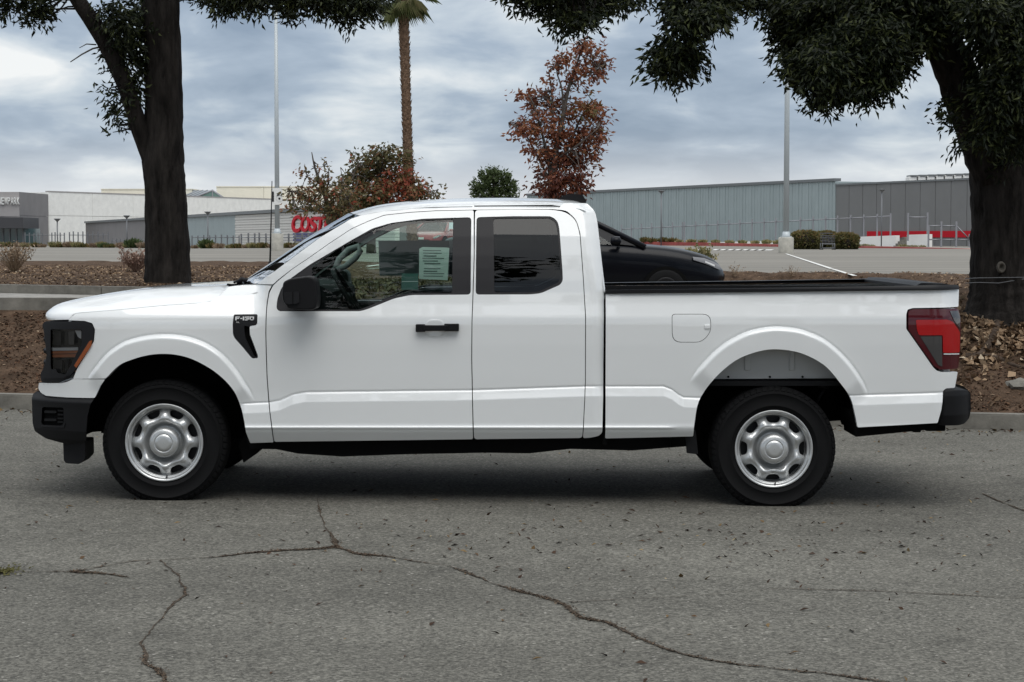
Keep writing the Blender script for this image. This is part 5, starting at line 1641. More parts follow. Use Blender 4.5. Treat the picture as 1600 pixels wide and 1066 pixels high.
    MB().add([(-1.22, -.56, 1.30), (-1.22, .56, 1.30), (-2.0, .72, .99), (-2.0, -.72, .99)], [(0, 1, 2, 3)]).build('rear_window', M['privacy_glass'], root)
    MB().add([(1.15, -.8, .9), (1.15, .8, .9), (-1.9, .8, .93), (-1.9, -.8, .93)], [(0, 1, 2, 3)]).build('cabin_floor', M['grey_cloth'], root)
    for y in (.38, -.38):
        MB().box((-.25, y - .24, .6), (-.05, y + .24, 1.2), .05).build('seat', M['grey_cloth'], root)
    g = MB(); g.box((2.17, -.42, .40), (2.262, .42, .50), .02); g.build('grille', M['gloss_black'], root)
    if suv:                                            # taller body with a longer bonnet
        for ch in root.children:
            n_ = ch.name.split('.')[0]
            if n_ in ('tyre', 'rim', 'wheel_arch'): continue
            for v in ch.data.vertices:
                v.co.x, v.co.z = fx(v.co.x), v.co.z * fz
    if plate:
        MB().box((2.25, -.16, .52), (2.275, .16, .62)).build('number_plate', M['sign_white'], root)
    return root
nx = P(1135, 425, 30.4).x
make_car('parked_car', 'shiny black car parked beyond the white truck bed, nose to the right', M['car_black'], (nx - 2.25, 31.2, .48), 0.0, suv=True)
p = P(688, 380, 92)
make_car('parked_car', 'dark red car far off in the car park, seen through the truck cab windows', M['car_red'], (p.x, 92, float(lot_z(p.x, 92)) + .01), R(-112), plate=True)

# ================================================================== LAMP POSTS, SIGN, FENCES
def big_lamp(px, base_y, Y, label, top_y, wpx):
    b = P(px, base_y, Y); zt_ = P(px, top_y, Y).z
    root = tag(empty('lamp_post', b), label, 'lamp post', 'tall lamp posts of the car park')
    r = wpx * Y / FPX / 2
    c = MB().lathe([(r * .98, -.3), (r, 0), (r, 26 * Y / FPX - .03), (r - .03, 26 * Y / FPX), (.001, 26 * Y / FPX)], 20, axis='Z')
    c.build('concrete_base', M['concrete_pale'], root)
    zb = 26 * Y / FPX
    MB().box((-.20, -.20, zb), (.20, .20, zb + .05)).lathe([(.16, zb + .05), (.13, zb + .22), (.11, zb + .22)], 16, axis='Z').build('base_plate', M['galvanised'], root)
    MB().tube([(0, 0, zb + .05), (0, 0, (zt_ - b.z) * .5), (0, 0, zt_ - b.z)], [.115, .10, .075], 12).build('pole', M['galvanised'], root)
    h = zt_ - b.z
    MB().tube([(-.9, 0, h - .02), (.9, 0, h - .02)], .04, 8).build('arm', M['galvanised'], root)
    for s in (-1, 1):
        MB().box((s * .75, -.2, h - .06), (s * 1.45, .2, h + .10), .03).build('lamp_head', M['post_grey'], root)
    return b
bl_ = big_lamp(433.5, 391, 88, 'tall grey lamp post carrying the number plate, on a round concrete base', 10, 19)
big_lamp(1228, 397, 75, 'tall grey lamp post by the hedge, its top lost in the foliage', -60, 24)
sp = P(432.6, 307, 87.8)
sg = tag(empty('row_sign', sp), 'white row number sign reading 16 fixed to the left lamp post', 'sign')
k = 87.8 / FPX
MB().box((-8.6 * k, -.02, -13 * k), (8.6 * k, .02, 13 * k)).build('plate', M['sign_white'], sg)
o = text_obj('numerals', '16', .62, M['sign_black'], sg, extrude=.006, offset=.018, align='CENTER', sx=.95)
o.location = (-.03, -.03, -.22)

def small_lamp(px, ty, by, Y, label):
    b = P(px, by, Y); h = P(px, ty, Y).z - b.z
    root = tag(empty('path_lamp', b), label, 'lamp', 'short lamp posts with flared heads')
    f = Y / 250
    MB().tube([(0, 0, -.4), (0, 0, h - .3 * f)], .085 * f, 8).build('pole', M['post_grey'], root)
    MB().lathe([(r_ * f, h + z_ * f) for r_, z_ in ((.09, -.42), (.12, -.34), (.42, -.06), (.46, -.02), (.44, .02), (.001, .05))], 16, axis='Z').build('lamp_head', M['post_grey'], root)
small_lamp(90, 342, 388, 236, 'short lamp post in front of the white mall wall, leftmost of its row')
small_lamp(198.5, 337, 387, 230, 'short lamp post against the dark grey mall wing left of the trunk')
small_lamp(325, 331, 387, 170, 'short lamp post in front of the blue-grey mall wing right of the trunk')
small_lamp(1033, 298, 379, 146, 'short lamp post before the blue-grey warehouse wall')
small_lamp(1377, 296, 387, 127, 'short lamp post before the dark warehouse wing')

def fence(name, label, posts, rails, Yf, m, r=.05):
    """posts: (px, top, bottom); rails: list of y offsets as functions of px"""
    p0 = posts[0]
    oo = P(p0[0], p0[2], Yf(p0[0]))
    root = tag(empty(name, oo), label, 'fence')
    for (px, t, b) in posts:
        Y = Yf(px)
        a, c = P(px, t, Y), P(px, b, Y)
        MB().box((a.x - r, Y - r, c.z - .15), (a.x + r, Y + r, a.z)).build('fence_post', m, root, oo)
    for rl in rails:
        for (q0, q1) in zip(posts[:-1], posts[1:]):
            Ya, Yb = Yf(q0[0]), Yf(q1[0])
            a, b = P(q0[0], rl(q0[0]), Ya), P(q1[0], rl(q1[0]), Yb)
            d = (b - a).normalized()
            MB().tube([a + d * r, b - d * r], .038, 4).build('rail', m, root, oo)
    return root
lin = lambda pts: (lambda x: float(np.interp(x, [p[0] for p in pts], [p[1] for p in pts])))
zx = [173, 210, 248, 287, 326, 366, 404, 411, 453, 495, 537, 579, 621, 667, 713, 757, 800, 850, 898, 946, 991, 1040, 1090, 1141, 1192]
topl, botl, raill = lin([(970, 351), (1400, 333)]), lin([(970, 379), (1150, 377), (1240, 378), (1300, 376), (1400, 374)]), lin([(970, 358.5), (1400, 337.5)])
FY = lambda x: float(np.interp(x, [970, 1400], [165, 131]))
fence('steel_fence', 'long light steel fence of spaced posts along the warehouse', [(900 + z * .4125, topl(900 + z * .4125), botl(900 + z * .4125)) for z in zx], [raill], FY, M['post_light'])
fence('steel_fence', 'two-post steel fence bay standing on the dock wall', [(1419, 333, 373), (1449.5, 332, 373)], [lambda x: 339.5], lambda x: 126, M['post_light'])
fence('steel_fence', 'lower steel fence with two rails before the red band right of the dock wall', [(1451, 352, 388), (1471, 346, 389), (1494.5, 346, 390), (1515, 366, 390), (1540, 366, 391)], [lambda x: 353 if x < 1500 else 374, lambda x: 374.5], lambda x: 122, M['post_light'])
random.seed(11)
LF = lambda x: float(np.interp(x, [0, 130, 230, 300, 400, 520], [243, 230, 205, 176, 150, 126]))
pxs = [39, 46, 53, 59.5, 66, 81, 86, 94, 100.5]
fence('picket_fence', 'grey steel fence before the mall entrance at the far left', [(x, 363.5 + random.uniform(-1, 1), 387) for x in pxs], [lambda x: 367.5], LF, M['post_grey'], .06)
pxs = [108.5, 114.5, 122, 129.5, 137, 145, 153, 161, 169]
fence('picket_fence', 'grey steel fence before the white mall wall, beside the dark wing', [(x, 362.5 + random.uniform(-1, 1), 387) for x in pxs], [lambda x: 367.5], LF, M['post_grey'], .06)
pxs = [175, 182, 188, 194, 201, 208, 214, 220, 227]
fence('picket_fence', 'low dark steel fence before the dark grey mall wing', [(x, 372.5 + random.uniform(-.7, .7), 387) for x in pxs], [lambda x: 376], LF, M['post_grey'], .05)
pxs = [300 + i * 9.2 for i in range(9)]
fence('picket_fence', 'low steel fence before the blue-grey mall wing', [(x, 367.5 + random.uniform(-1, 1), 386) for x in pxs], [lambda x: 371], LF, M['post_grey'], .05)
pxs = [377, 388, 398, 405, 415.5, 451, 461, 472, 482, 493, 504, 515]
fence('picket_fence', 'tall-post steel fence before the white siding with the red store sign', [(x, 364.5 + random.uniform(-.8, .8), 385.5) for x in pxs], [lambda x: 371.5], LF, M['post_grey'], .06)

# ================================================================== VEGETATION
def foliage(blobs, L, W, name, m, parent, org, droop=0.6, per=10, spread=0.13, rnd=None, shell=0.55):
    """blobs: (px, py, Y, rx px, ry px, leaves) ellipsoids filled with hanging leaf sprays"""
    C, Dd, Rr = [], [], []
    for bl in blobs:
        px, py, Y, rx, ry, n = bl[:6]
        k = Y / FPX
        c = np.array(P(px, py, Y))
        nc = max(1, int(n / per))
        d = unit(rng.normal(size=(nc, 3)))
        rad = rng.uniform(0, 1, nc) ** shell
        ax = np.array([rx * k, (rx + ry) / 2 * k * (bl[6] if len(bl) > 6 else 1.0), ry * k])
        cen = c + d * rad[:, None] * ax
        out = unit(d * np.array([1, 1, .4]) + np.array([0, 0, -droop]))
        for j in range(per):
            t = rng.uniform(-.2, 1, nc)[:, None]
            pos = cen + out * t * spread * 1.6 + rng.normal(size=(nc, 3)) * spread * .45
            dr = unit(out + rng.normal(size=(nc, 3)) * .55 + np.array([0, 0, -droop * .6]))
            C.append(pos); Dd.append(dr)
            base = rng.uniform(0, 1, nc) if rnd is None else np.clip(rng.normal(rnd if len(bl) < 8 else bl[7], .22, nc), 0, 1)
            Rr.append(base)
    C, Dd, Rr = np.concatenate(C), np.concatenate(Dd), np.concatenate(Rr)
    v, q, r = leaves(C, Dd, L, W, rnd=Rr)
    v = v - np.array(org)
    o = link(name, np_mesh(name, v, q, r), parent, m)
    o['kind'] = 'stuff'
    return o
def limb_mesh(mb, pts, n=10, sub=5, jit=0.04):
    """pts: (px, py, Y, radius px)"""
    w = [(*P(p[0], p[1], p[2]), p[3] * p[2] / FPX) for p in pts]
    s = smooth_line(w, sub)
    mb.tube([q[:3] for q in s], [max(q[3], .003) for q in s], n, jit=jit)
    return [Vector(q[:3]) for q in s]
def tree(name, label, trunk, limbs, blobs, L, W, bark, leaf, cat='tree', group=None, twigs=2, droop=.6, per=10, spread=.13, rnd=None, n=14, shell=.55, twr=.006, jit=.04, twmax=9.0, lr=1.0):
    b = P(trunk[0][0], trunk[0][1], trunk[0][2])
    root = tag(empty(name, b), label, cat, group)
    mb = MB(); nodes = limb_mesh(mb, trunk, n + 8, 7, jit)
    mb.build('trunk', M[bark], root, b)
    for lb in limbs:
        mb = MB(); nodes += limb_mesh(mb, [(q[0], q[1], q[2], q[3] * lr) for q in lb], n, 5, jit)
        mb.build('limb', M[bark], root, b)
    if twigs:
        tw = MB(); na = np.array(nodes)
        for bl in blobs:
            c = np.array(P(bl[0], bl[1], bl[2])); k = bl[2] / FPX
            for _ in range(twigs):
                e_ = c + rng.normal(size=3) * np.array([bl[3] * k, bl[3] * k * .6, bl[4] * k]) * .5
                i = np.argmin(np.linalg.norm(na - e_, axis=1) + rng.uniform(0, .35, len(na)))
                s = na[i]
                if np.linalg.norm(s - e_) > twmax: continue
                m1 = (s + e_) / 2 + rng.normal(size=3) * .08 * np.linalg.norm(e_ - s)
                pts = smooth_line([s, m1, e_], 3)
                tw.tube(pts, list(np.linspace(twr * 2.6, twr * .7, len(pts))), 5, caps=False)
        o = tw.build('twigs', M[bark], root, b); o['kind'] = 'stuff'
    foliage(blobs, L, W, 'foliage', M[leaf], root, b, droop, per, spread, rnd, shell)
    return root

def A_(rx, ry, d): return int(rx * ry * pi / d)
# left street tree
LB = []
for px, py, rx, ry, d in ((8, 8, 22, 16, 8), (50, 18, 22, 12, 8), (70, 0, 18, 10, 9), (25, -22, 60, 22, 9), (60, 30, 14, 8, 10),
                          (160, 20, 12, 14, 14), (182, 30, 24, 40, 12), (195, 85, 24, 45, 13), (205, 55, 20, 40, 13), (208, 140, 14, 45, 16), (178, 165, 10, 28, 18), (182, 195, 10, 14, 18), (225, 20, 20, 40, 14), (172, 140, 8, 12, 20), (240, 50, 22, 50, 20), (225, 110, 10, 40, 18),
                          (325, -6, 26, 16, 8), (345, 6, 18, 12, 9), (368, -2, 30, 16, 8), (395, 10, 20, 12, 9), (410, -8, 40, 18, 8), (455, 6, 22, 18, 8), (462, 22, 10, 12, 10), (480, -5, 30, 18, 8), (515, 5, 22, 18, 8), (545, 18, 18, 26, 8), (548, 0, 30, 20, 8), (578, 10, 18, 18, 9), (505, -20, 100, 20, 8), (596, -8, 20, 14, 9)):
    LB.append((px, py, 23 + random.uniform(-.7, .3), rx, ry, A_(rx, ry, d * .40)))
for i in range(46):                                    # the crown above the picture
    a, r_ = random.uniform(0, 2 * pi), random.uniform(0, 1) ** .5
    px, Y, py = 230 + 640 * r_ * cos(a), 22.5 + 3.6 * r_ * sin(a), random.uniform(-120, -760) * (1 - .25 * r_) - 50
    LB.append((px, py, Y, 150, 120, 700))
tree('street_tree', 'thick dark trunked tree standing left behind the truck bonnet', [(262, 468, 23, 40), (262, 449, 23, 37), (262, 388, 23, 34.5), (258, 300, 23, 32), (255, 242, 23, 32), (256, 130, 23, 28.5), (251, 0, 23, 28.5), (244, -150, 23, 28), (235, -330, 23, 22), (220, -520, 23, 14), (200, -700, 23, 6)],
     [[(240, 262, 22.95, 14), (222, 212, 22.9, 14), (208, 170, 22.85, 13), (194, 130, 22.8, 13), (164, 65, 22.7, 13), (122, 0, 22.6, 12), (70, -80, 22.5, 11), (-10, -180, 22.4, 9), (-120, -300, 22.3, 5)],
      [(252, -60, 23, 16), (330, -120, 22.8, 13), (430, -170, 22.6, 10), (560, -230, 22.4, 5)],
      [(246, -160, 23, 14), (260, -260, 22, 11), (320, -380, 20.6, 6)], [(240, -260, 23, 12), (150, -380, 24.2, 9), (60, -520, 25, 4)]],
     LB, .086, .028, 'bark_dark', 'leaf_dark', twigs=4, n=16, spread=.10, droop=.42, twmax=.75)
lt = bpy.data.objects['street_tree']
dt = MB(); dt.tube([P(158, 73, 22.6), P(145, 76, 22.5), P(128, 85, 22.4), P(110, 97, 22.3)], [.012, .011, .009, .006], 5)
dt.tube([P(150, 70, 22.6), P(135, 69, 22.5), P(124, 75, 22.4)], [.009, .007, .004], 5)
dt.build('dead_twig', M['bark_grey'], lt, tuple(lt.location))
# right street tree
RB_ = []
for px, py, rx, ry, d in ((815, 0, 30, 10, 9), (850, 4, 20, 12, 9), (895, 14, 36, 20, 7), (885, 34, 22, 12, 8), (915, 30, 16, 12, 8), (930, 4, 20, 14, 8), (965, 2, 26, 12, 9), (990, -4, 20, 12, 9), (860, -22, 90, 16, 9),
                          (1080, 12, 42, 26, 7), (1110, 30, 26, 20, 7), (1075, 40, 30, 20, 7), (1118, 8, 24, 24, 7), (1055, 88, 34, 24, 7), (1030, 98, 18, 18, 8), (1075, 92, 22, 18, 8), (1058, 118, 16, 10, 9), (1050, 66, 14, 10, 10), (1160, 0, 24, 14, 9), (1190, 8, 18, 14, 8),
                          (1230, 18, 28, 34, 6), (1250, 60, 36, 44, 6), (1240, 105, 16, 20, 8), (1285, 50, 50, 60, 6), (1280, 115, 38, 42, 6), (1285, 155, 16, 16, 8), (1320, 95, 40, 48, 6), (1340, 140, 26, 20, 7), (1370, 125, 26, 26, 7), (1365, 70, 48, 56, 6), (1400, 40, 46, 46, 6), (1408, 92, 14, 24, 9), (1440, 45, 30, 36, 7), (1465, 20, 36, 30, 7), (1350, 10, 130, 28, 6), (1430, -10, 90, 30, 6),
                          (1530, 25, 30, 40, 9), (1560, 60, 36, 60, 8), (1585, 110, 28, 60, 8), (1590, 180, 24, 60, 8), (1575, 240, 24, 34, 10), (1550, 150, 20, 50, 10), (1545, 210, 22, 30, 11), (1530, 110, 10, 30, 14), (1478, 168, 9, 16, 11), (1490, 185, 10, 12, 12), (1506, 222, 7, 18, 12), (1600, 40, 40, 70, 8), (1610, 140, 30, 70, 8)):
    RB_.append((px, py, 18.6 + random.uniform(-.6, .5), rx, ry, A_(rx, ry, d * .40)))
for i in range(52):
    a, r_ = random.uniform(0, 2 * pi), random.uniform(0, 1) ** .5
    px, Y, py = 1520 + 780 * r_ * cos(a), 19.2 + 3.8 * r_ * sin(a), random.uniform(-140, -900) * (1 - .25 * r_) - 60
    RB_.append((px, py, Y, 170, 130, 700))
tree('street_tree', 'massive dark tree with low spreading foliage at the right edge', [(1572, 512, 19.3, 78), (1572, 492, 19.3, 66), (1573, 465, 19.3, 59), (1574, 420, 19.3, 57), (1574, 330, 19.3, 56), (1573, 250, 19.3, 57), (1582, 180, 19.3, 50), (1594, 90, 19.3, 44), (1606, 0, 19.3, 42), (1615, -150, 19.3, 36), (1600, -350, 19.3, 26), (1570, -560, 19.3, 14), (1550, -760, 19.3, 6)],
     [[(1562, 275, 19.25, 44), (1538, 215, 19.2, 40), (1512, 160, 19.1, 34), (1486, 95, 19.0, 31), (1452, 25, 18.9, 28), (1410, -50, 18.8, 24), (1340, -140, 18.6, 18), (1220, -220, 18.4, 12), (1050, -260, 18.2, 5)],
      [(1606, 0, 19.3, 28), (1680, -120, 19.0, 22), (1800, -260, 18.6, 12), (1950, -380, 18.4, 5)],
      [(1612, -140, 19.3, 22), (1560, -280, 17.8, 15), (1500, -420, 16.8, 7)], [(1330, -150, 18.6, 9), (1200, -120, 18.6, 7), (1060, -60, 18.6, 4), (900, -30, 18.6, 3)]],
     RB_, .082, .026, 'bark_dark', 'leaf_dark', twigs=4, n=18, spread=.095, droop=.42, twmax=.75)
rt = [o for o in bpy.data.objects if o.name == 'street_tree.001'][0]
c = P(1565, 418, 18.92)
kn = MB().lathe([(.001, .03), (.022, .012), (.034, -.004), (.044, -.012), (.055, -.002), (.06, .03)], 18)
kn.v = [(c.x + v[0] * .75, c.y + v[1], c.z + v[2]) for v in kn.v]
kn.build('knot', M['wood_scar'], rt, tuple(rt.location))
bz = lambda x, y: float(bank_z(x, y))
def on_bank(px, py): return G(px, py, bz)
for pts, r0 in (([(1560, 505), (1550, 530), (1534, 552), (1516, 562)], .045), ([(1504, 557), (1535, 557), (1560, 561), (1585, 572), (1612, 578)], .030)):
    w = [on_bank(*p) for p in pts]; m_ = MB()
    s = smooth_line([(q.x, q.y, q.z + .004, r0 * (1 - .6 * i / len(w))) for i, q in enumerate(w)], 5)
    m_.tube([q[:3] for q in s], [q[3] for q in s], 10, jit=.12); m_.build('root', M['bark_root'], rt, tuple(rt.location))
# wires round the right tree
wr = tag(empty('wire', P(1560, 438, 18.9)), 'pair of thin wires tied round the right tree trunk', 'wire')
for y0, y1, yy in ((434.5, 433.5, 434), (441.5, 436, 442.5)):
    MB().tube([P(1508, y0 + 1, 18.93), P(1530, y0, 18.93), P(1560, yy, 18.92), P(1600, y1, 18.93), P(1660, y1 - 3, 18.95)], .0038, 5).build('strand', M['post_grey'], wr, tuple(wr.location))
rk_ = MB(); c = on_bank(1594, 603)
bm = bmesh.new(); bmesh.ops.create_icosphere(bm, subdivisions=2, radius=1)
for v in bm.verts:
    f = 1 + .18 * sin(5 * v.co.x + 2) * cos(4 * v.co.y) + .1 * random.uniform(-1, 1)
    v.co = Vector((c.x + v.co.x * .14 * f, c.y + v.co.y * .12 * f, c.z + .0 + v.co.z * .065 * f))
rk_.add([v.co for v in bm.verts], [[v.index for v in f.verts] for f in bm.faces]); bm.free()
tag(rk_.build('rock', M['concrete_dirty']), 'pale rock lying on the bank right of the rear bumper', 'rock')

# autumn trees in the car park
def blobs_of(lst, Y, d, dy=.5, rnd=None):
    out = []
    for b in lst:
        px, py, rx, ry = b[:4]
        out.append((px, py, Y + random.uniform(-dy, dy), rx, ry, max(8, A_(rx, ry, d * (b[4] if len(b) > 4 else 1))), 1.0, b[5] if len(b) > 5 else (rnd if rnd is not None else .5)))
    return out
red = [(915, 70, 24, 10), (928, 84, 12, 10), (930, 100, 24, 12), (882, 93, 20, 13), (898, 112, 22, 12), (944, 106, 10, 9), (926, 116, 12, 8, 1.5), (868, 100, 10, 10, 2), (828, 150, 24, 11), (842, 160, 18, 12), (812, 196, 15, 12, 1.5), (822, 205, 22, 16), (850, 190, 20, 18, 1.3), (884, 178, 26, 18, 1.2, .6), (918, 168, 26, 18, 1, .75), (936, 186, 12, 14), (870, 214, 28, 18), (900, 214, 32, 20), (926, 218, 18, 18, 1.3), (858, 244, 26, 20), (890, 250, 30, 24, .8, .25), (920, 246, 16, 20, 1.3), (850, 278, 18, 20, 1.3, .15), (880, 284, 26, 20, .8, .15), (905, 284, 20, 20, 1, .15), (838, 236, 14, 18, 1.5), (865, 300, 30, 12, 1, .1), (808, 188, 10, 8, 2), (934, 205, 10, 20, 2), (900, 140, 16, 14, 2.2), (862, 130, 16, 20, 3), (870, 160, 18, 20, 2.4)]
Yr = 60
tree('autumn_tree', 'tall loose tree with rust red leaves rising behind the truck cab', [(863, 402, Yr, 7.5), (863, 300, Yr, 6), (868, 240, Yr, 4.5), (878, 190, Yr, 3.6), (888, 140, Yr, 2.6), (903, 95, Yr, 1.8), (912, 66, Yr, 1)],
     [[(862, 320, Yr, 5), (858, 260, Yr, 4), (846, 205, Yr - .3, 2.5), (834, 165, Yr - .5, 1.6), (826, 148, Yr - .5, 1)], [(866, 270, Yr, 3.5), (890, 225, Yr + .3, 2.6), (910, 180, Yr + .5, 1.8), (930, 165, Yr + .5, 1)], [(880, 180, Yr, 2.4), (878, 140, Yr - .2, 1.8), (870, 110, Yr - .4, 1.4), (880, 92, Yr - .4, 1)], [(860, 285, Yr, 3), (840, 245, Yr, 2), (820, 210, Yr, 1.6), (795, 192, Yr, .8)], [(892, 130, Yr, 1.8), (920, 112, Yr, 1.3), (945, 100, Yr, .8)], [(868, 250, Yr, 2.2), (905, 225, Yr - .4, 1.8), (935, 200, Yr - .5, 1)], [(866, 200, Yr, 2), (862, 150, Yr, 1.4), (858, 110, Yr, .8)]],
     blobs_of(red, Yr, 4.6, rnd=.42), .17, .072, 'bark_grey', 'leaf_red', twigs=11, droop=.25, per=7, spread=.2, n=8, rnd=.42, lr=.75, shell=.7, twr=.008, jit=.02)
oli = [(572, 252, 22, 16), (600, 240, 26, 13), (622, 250, 18, 15), (588, 272, 32, 18), (560, 274, 18, 14), (622, 280, 18, 20, 1, .95), (612, 300, 20, 18, 1, .97), (552, 300, 28, 20), (588, 303, 34, 20, 1, .62), (642, 290, 20, 22, 1.2, .75), (662, 300, 12, 14, 1.2, .6), (560, 325, 34, 18), (600, 325, 34, 14), (640, 318, 20, 14, 1.2, .7), (683, 299, 8, 5, 1.2), (672, 310, 10, 8, 1.5)]
Yo = 72
tree('autumn_tree', 'bushy olive and red tree standing in front of the palm trunk', [(580, 396, Yo, 8), (580, 345, Yo, 6), (584, 310, Yo, 4.5), (592, 275, Yo, 3), (602, 245, Yo, 1.4)],
     [[(578, 350, Yo, 4.5), (560, 315, Yo, 3), (552, 280, Yo - .4, 2), (560, 255, Yo - .4, 1)], [(584, 335, Yo, 4), (610, 305, Yo + .4, 2.6), (628, 275, Yo + .5, 1.6), (626, 255, Yo + .5, 1)], [(584, 340, Yo, 3.4), (630, 318, Yo, 2.4), (660, 302, Yo, 1.5), (684, 297, Yo, .8)]],
     blobs_of(oli, Yo, 3.2, rnd=.45), .19, .085, 'bark_grey', 'leaf_olive', twigs=4, droop=.25, per=7, spread=.22, n=8, rnd=.4, lr=.7, shell=.6, twr=.009, jit=.02)
bare = [(465, 300, 16, 12, 1.6, .55), (485, 298, 18, 12, 2, .6), (478, 275, 12, 10, 2.6, .75), (505, 280, 16, 12, 2.6, .55), (518, 300, 22, 16, 1.7), (480, 322, 30, 13, 1.5), (520, 325, 28, 14, 1.3), (535, 285, 12, 12, 2), (500, 258, 12, 10, 5), (540, 310, 18, 18, 1.4), (530, 334, 20, 12, .8), (455, 302, 8, 8, 2)]
Yb_ = 66
tree('autumn_tree', 'half bare dark tree with a few reddish leaves above the store sign', [(518, 398, Yb_, 7), (517, 345, Yb_, 5.5), (512, 320, Yb_, 4), (502, 290, Yb_, 2.6), (492, 262, Yb_, 1.6), (487, 238, Yb_, .7)],
     [[(516, 345, Yb_, 4), (530, 315, Yb_, 2.6), (535, 285, Yb_ + .3, 1.6), (532, 262, Yb_ + .3, .7)], [(514, 335, Yb_, 3.2), (490, 315, Yb_ - .3, 2.2), (468, 302, Yb_ - .4, 1.4), (450, 298, Yb_ - .4, .7)], [(508, 305, Yb_, 2.4), (514, 275, Yb_, 1.4), (510, 252, Yb_, .6)], [(500, 300, Yb_, 2), (480, 275, Yb_, 1.2), (476, 256, Yb_, .6)], [(524, 325, Yb_, 2.6), (552, 300, Yb_, 1.8), (560, 282, Yb_, 1)], [(512, 325, Yb_, 2.4), (484, 330, Yb_, 1.6), (458, 322, Yb_, .9)]],
     blobs_of(bare, Yb_, 3.2, rnd=.55), .17, .075, 'bark_grey', 'leaf_olive', twigs=14, droop=.25, per=6, spread=.2, n=8, rnd=.45, lr=.55, shell=.75, twr=.009, jit=.02)
pine = [(772, 278, 22, 13), (755, 290, 18, 14), (790, 290, 18, 14), (770, 296, 26, 14), (745, 298, 10, 10), (800, 298, 9, 10), (772, 268, 9, 7), (760, 276, 10, 9), (785, 277, 10, 9), (772, 312, 36, 12)]
tree('evergreen_tree', 'small round evergreen tree showing above the truck roof', [(772, 386, 130, 4), (772, 310, 130, 3), (772, 275, 130, 1)], [], blobs_of(pine, 130, 1.6, rnd=.5), .24, .10, 'bark_grey', 'leaf_pine', twigs=0, droop=-.3, per=6, spread=.16, n=6, rnd=.5, shell=.45)

# palm
Yp = 82
b = P(646, 392, Yp)
palm = tag(empty('palm_tree', b), 'tall slim palm with a rough brown trunk', 'palm tree')
tk = [(646, 400, 8.6), (642, 330, 8.4), (639.5, 290, 8.2), (637, 230, 7.6), (634.5, 150, 7.4), (632, 70, 7.8), (630, 10, 8.6), (629.5, -14, 9.4)]
s = smooth_line([(*P(x, y, Yp), r_ * Yp / FPX) for x, y, r_ in tk], 7)
mb = MB(); mb.tube([q[:3] for q in s], [q[3] * .92 for q in s], 14)
mb.build('trunk', M['palm_bark'], palm, b)
bs = MB()                                               # old leaf bases in crossing spirals
z0, z1 = s[0][2], s[-1][2]
for i in range(900):
    f = i / 900; q = s[min(int(f * (len(s) - 1)), len(s) - 2)]; q2 = s[min(int(f * (len(s) - 1)) + 1, len(s) - 1)]
    t = f * (len(s) - 1) % 1
    c = [q[k] + (q2[k] - q[k]) * t for k in range(4)]
    a = i * 2.39996; rr = c[3]
    d = Vector((cos(a), sin(a), 0)); sd = Vector((-sin(a), cos(a), 0))
    o_ = Vector(c[:3])
    w_ = .07; hh = random.uniform(.10, .18); tip = random.uniform(.02, .07)
    bs.add([o_ + d * rr * .9 - sd * w_, o_ + d * rr * .9 + sd * w_, o_ + d * (rr + tip) + Vector((0, 0, hh)) + sd * .025, o_ + d * (rr + tip) + Vector((0, 0, hh)) - sd * .025, o_ + d * rr * .8 + Vector((0, 0, hh))], [(0, 1, 2, 3), (3, 2, 4)])
o = bs.build('leaf_bases', M['palm_bark'], palm, b); o['kind'] = 'stuff'
cc = P(629.5, -14, Yp)
random.seed(5)
for i in range(30):
    az = 2 * pi * i / 30 * 7 + random.uniform(-.2, .2); el = random.uniform(-1.0, 1.2) if i % 3 else random.uniform(-1.25, -.5)
    d = Vector((cos(az) * cos(el), sin(az) * cos(el), sin(el)))
    pl = random.uniform(.5, .85); c2 = cc + d * pl
    sd = d.cross(Vector((0, 0, 1))).normalized(); up = sd.cross(d)
    vs, fs, rr = [], [], []
    m_ = MB(); m_.tube([cc, c2], [.03, .02], 4)
    for k in range(18):
        a = (k / 17 - .5) * 2.5
        dr = (d * cos(a) + sd * sin(a)).normalized()
        ln = random.uniform(.75, 1.0) * (1 - .25 * abs(a) / 1.25)
        w_ = (up * .5 + dr.cross(up)).normalized() * .028
        mid = c2 + dr * ln * .55; tip = c2 + dr * ln + Vector((0, 0, -.28 * ln))
        m_.add([c2, mid - w_, tip, mid + w_], [(0, 1, 2), (0, 2, 3)])
    o = m_.build('frond', M['leaf_palm'], palm, b)
    a_ = o.data.attributes.new('rnd', 'FLOAT', 'FACE')
    sh = random.uniform(.0, 1.0) if el < 0 else random.uniform(0, .7)
    a_.data.foreach_set('value', np.clip(sh + rng.uniform(-.15, .15, len(o.data.polygons)), 0, 1).astype(np.float32))

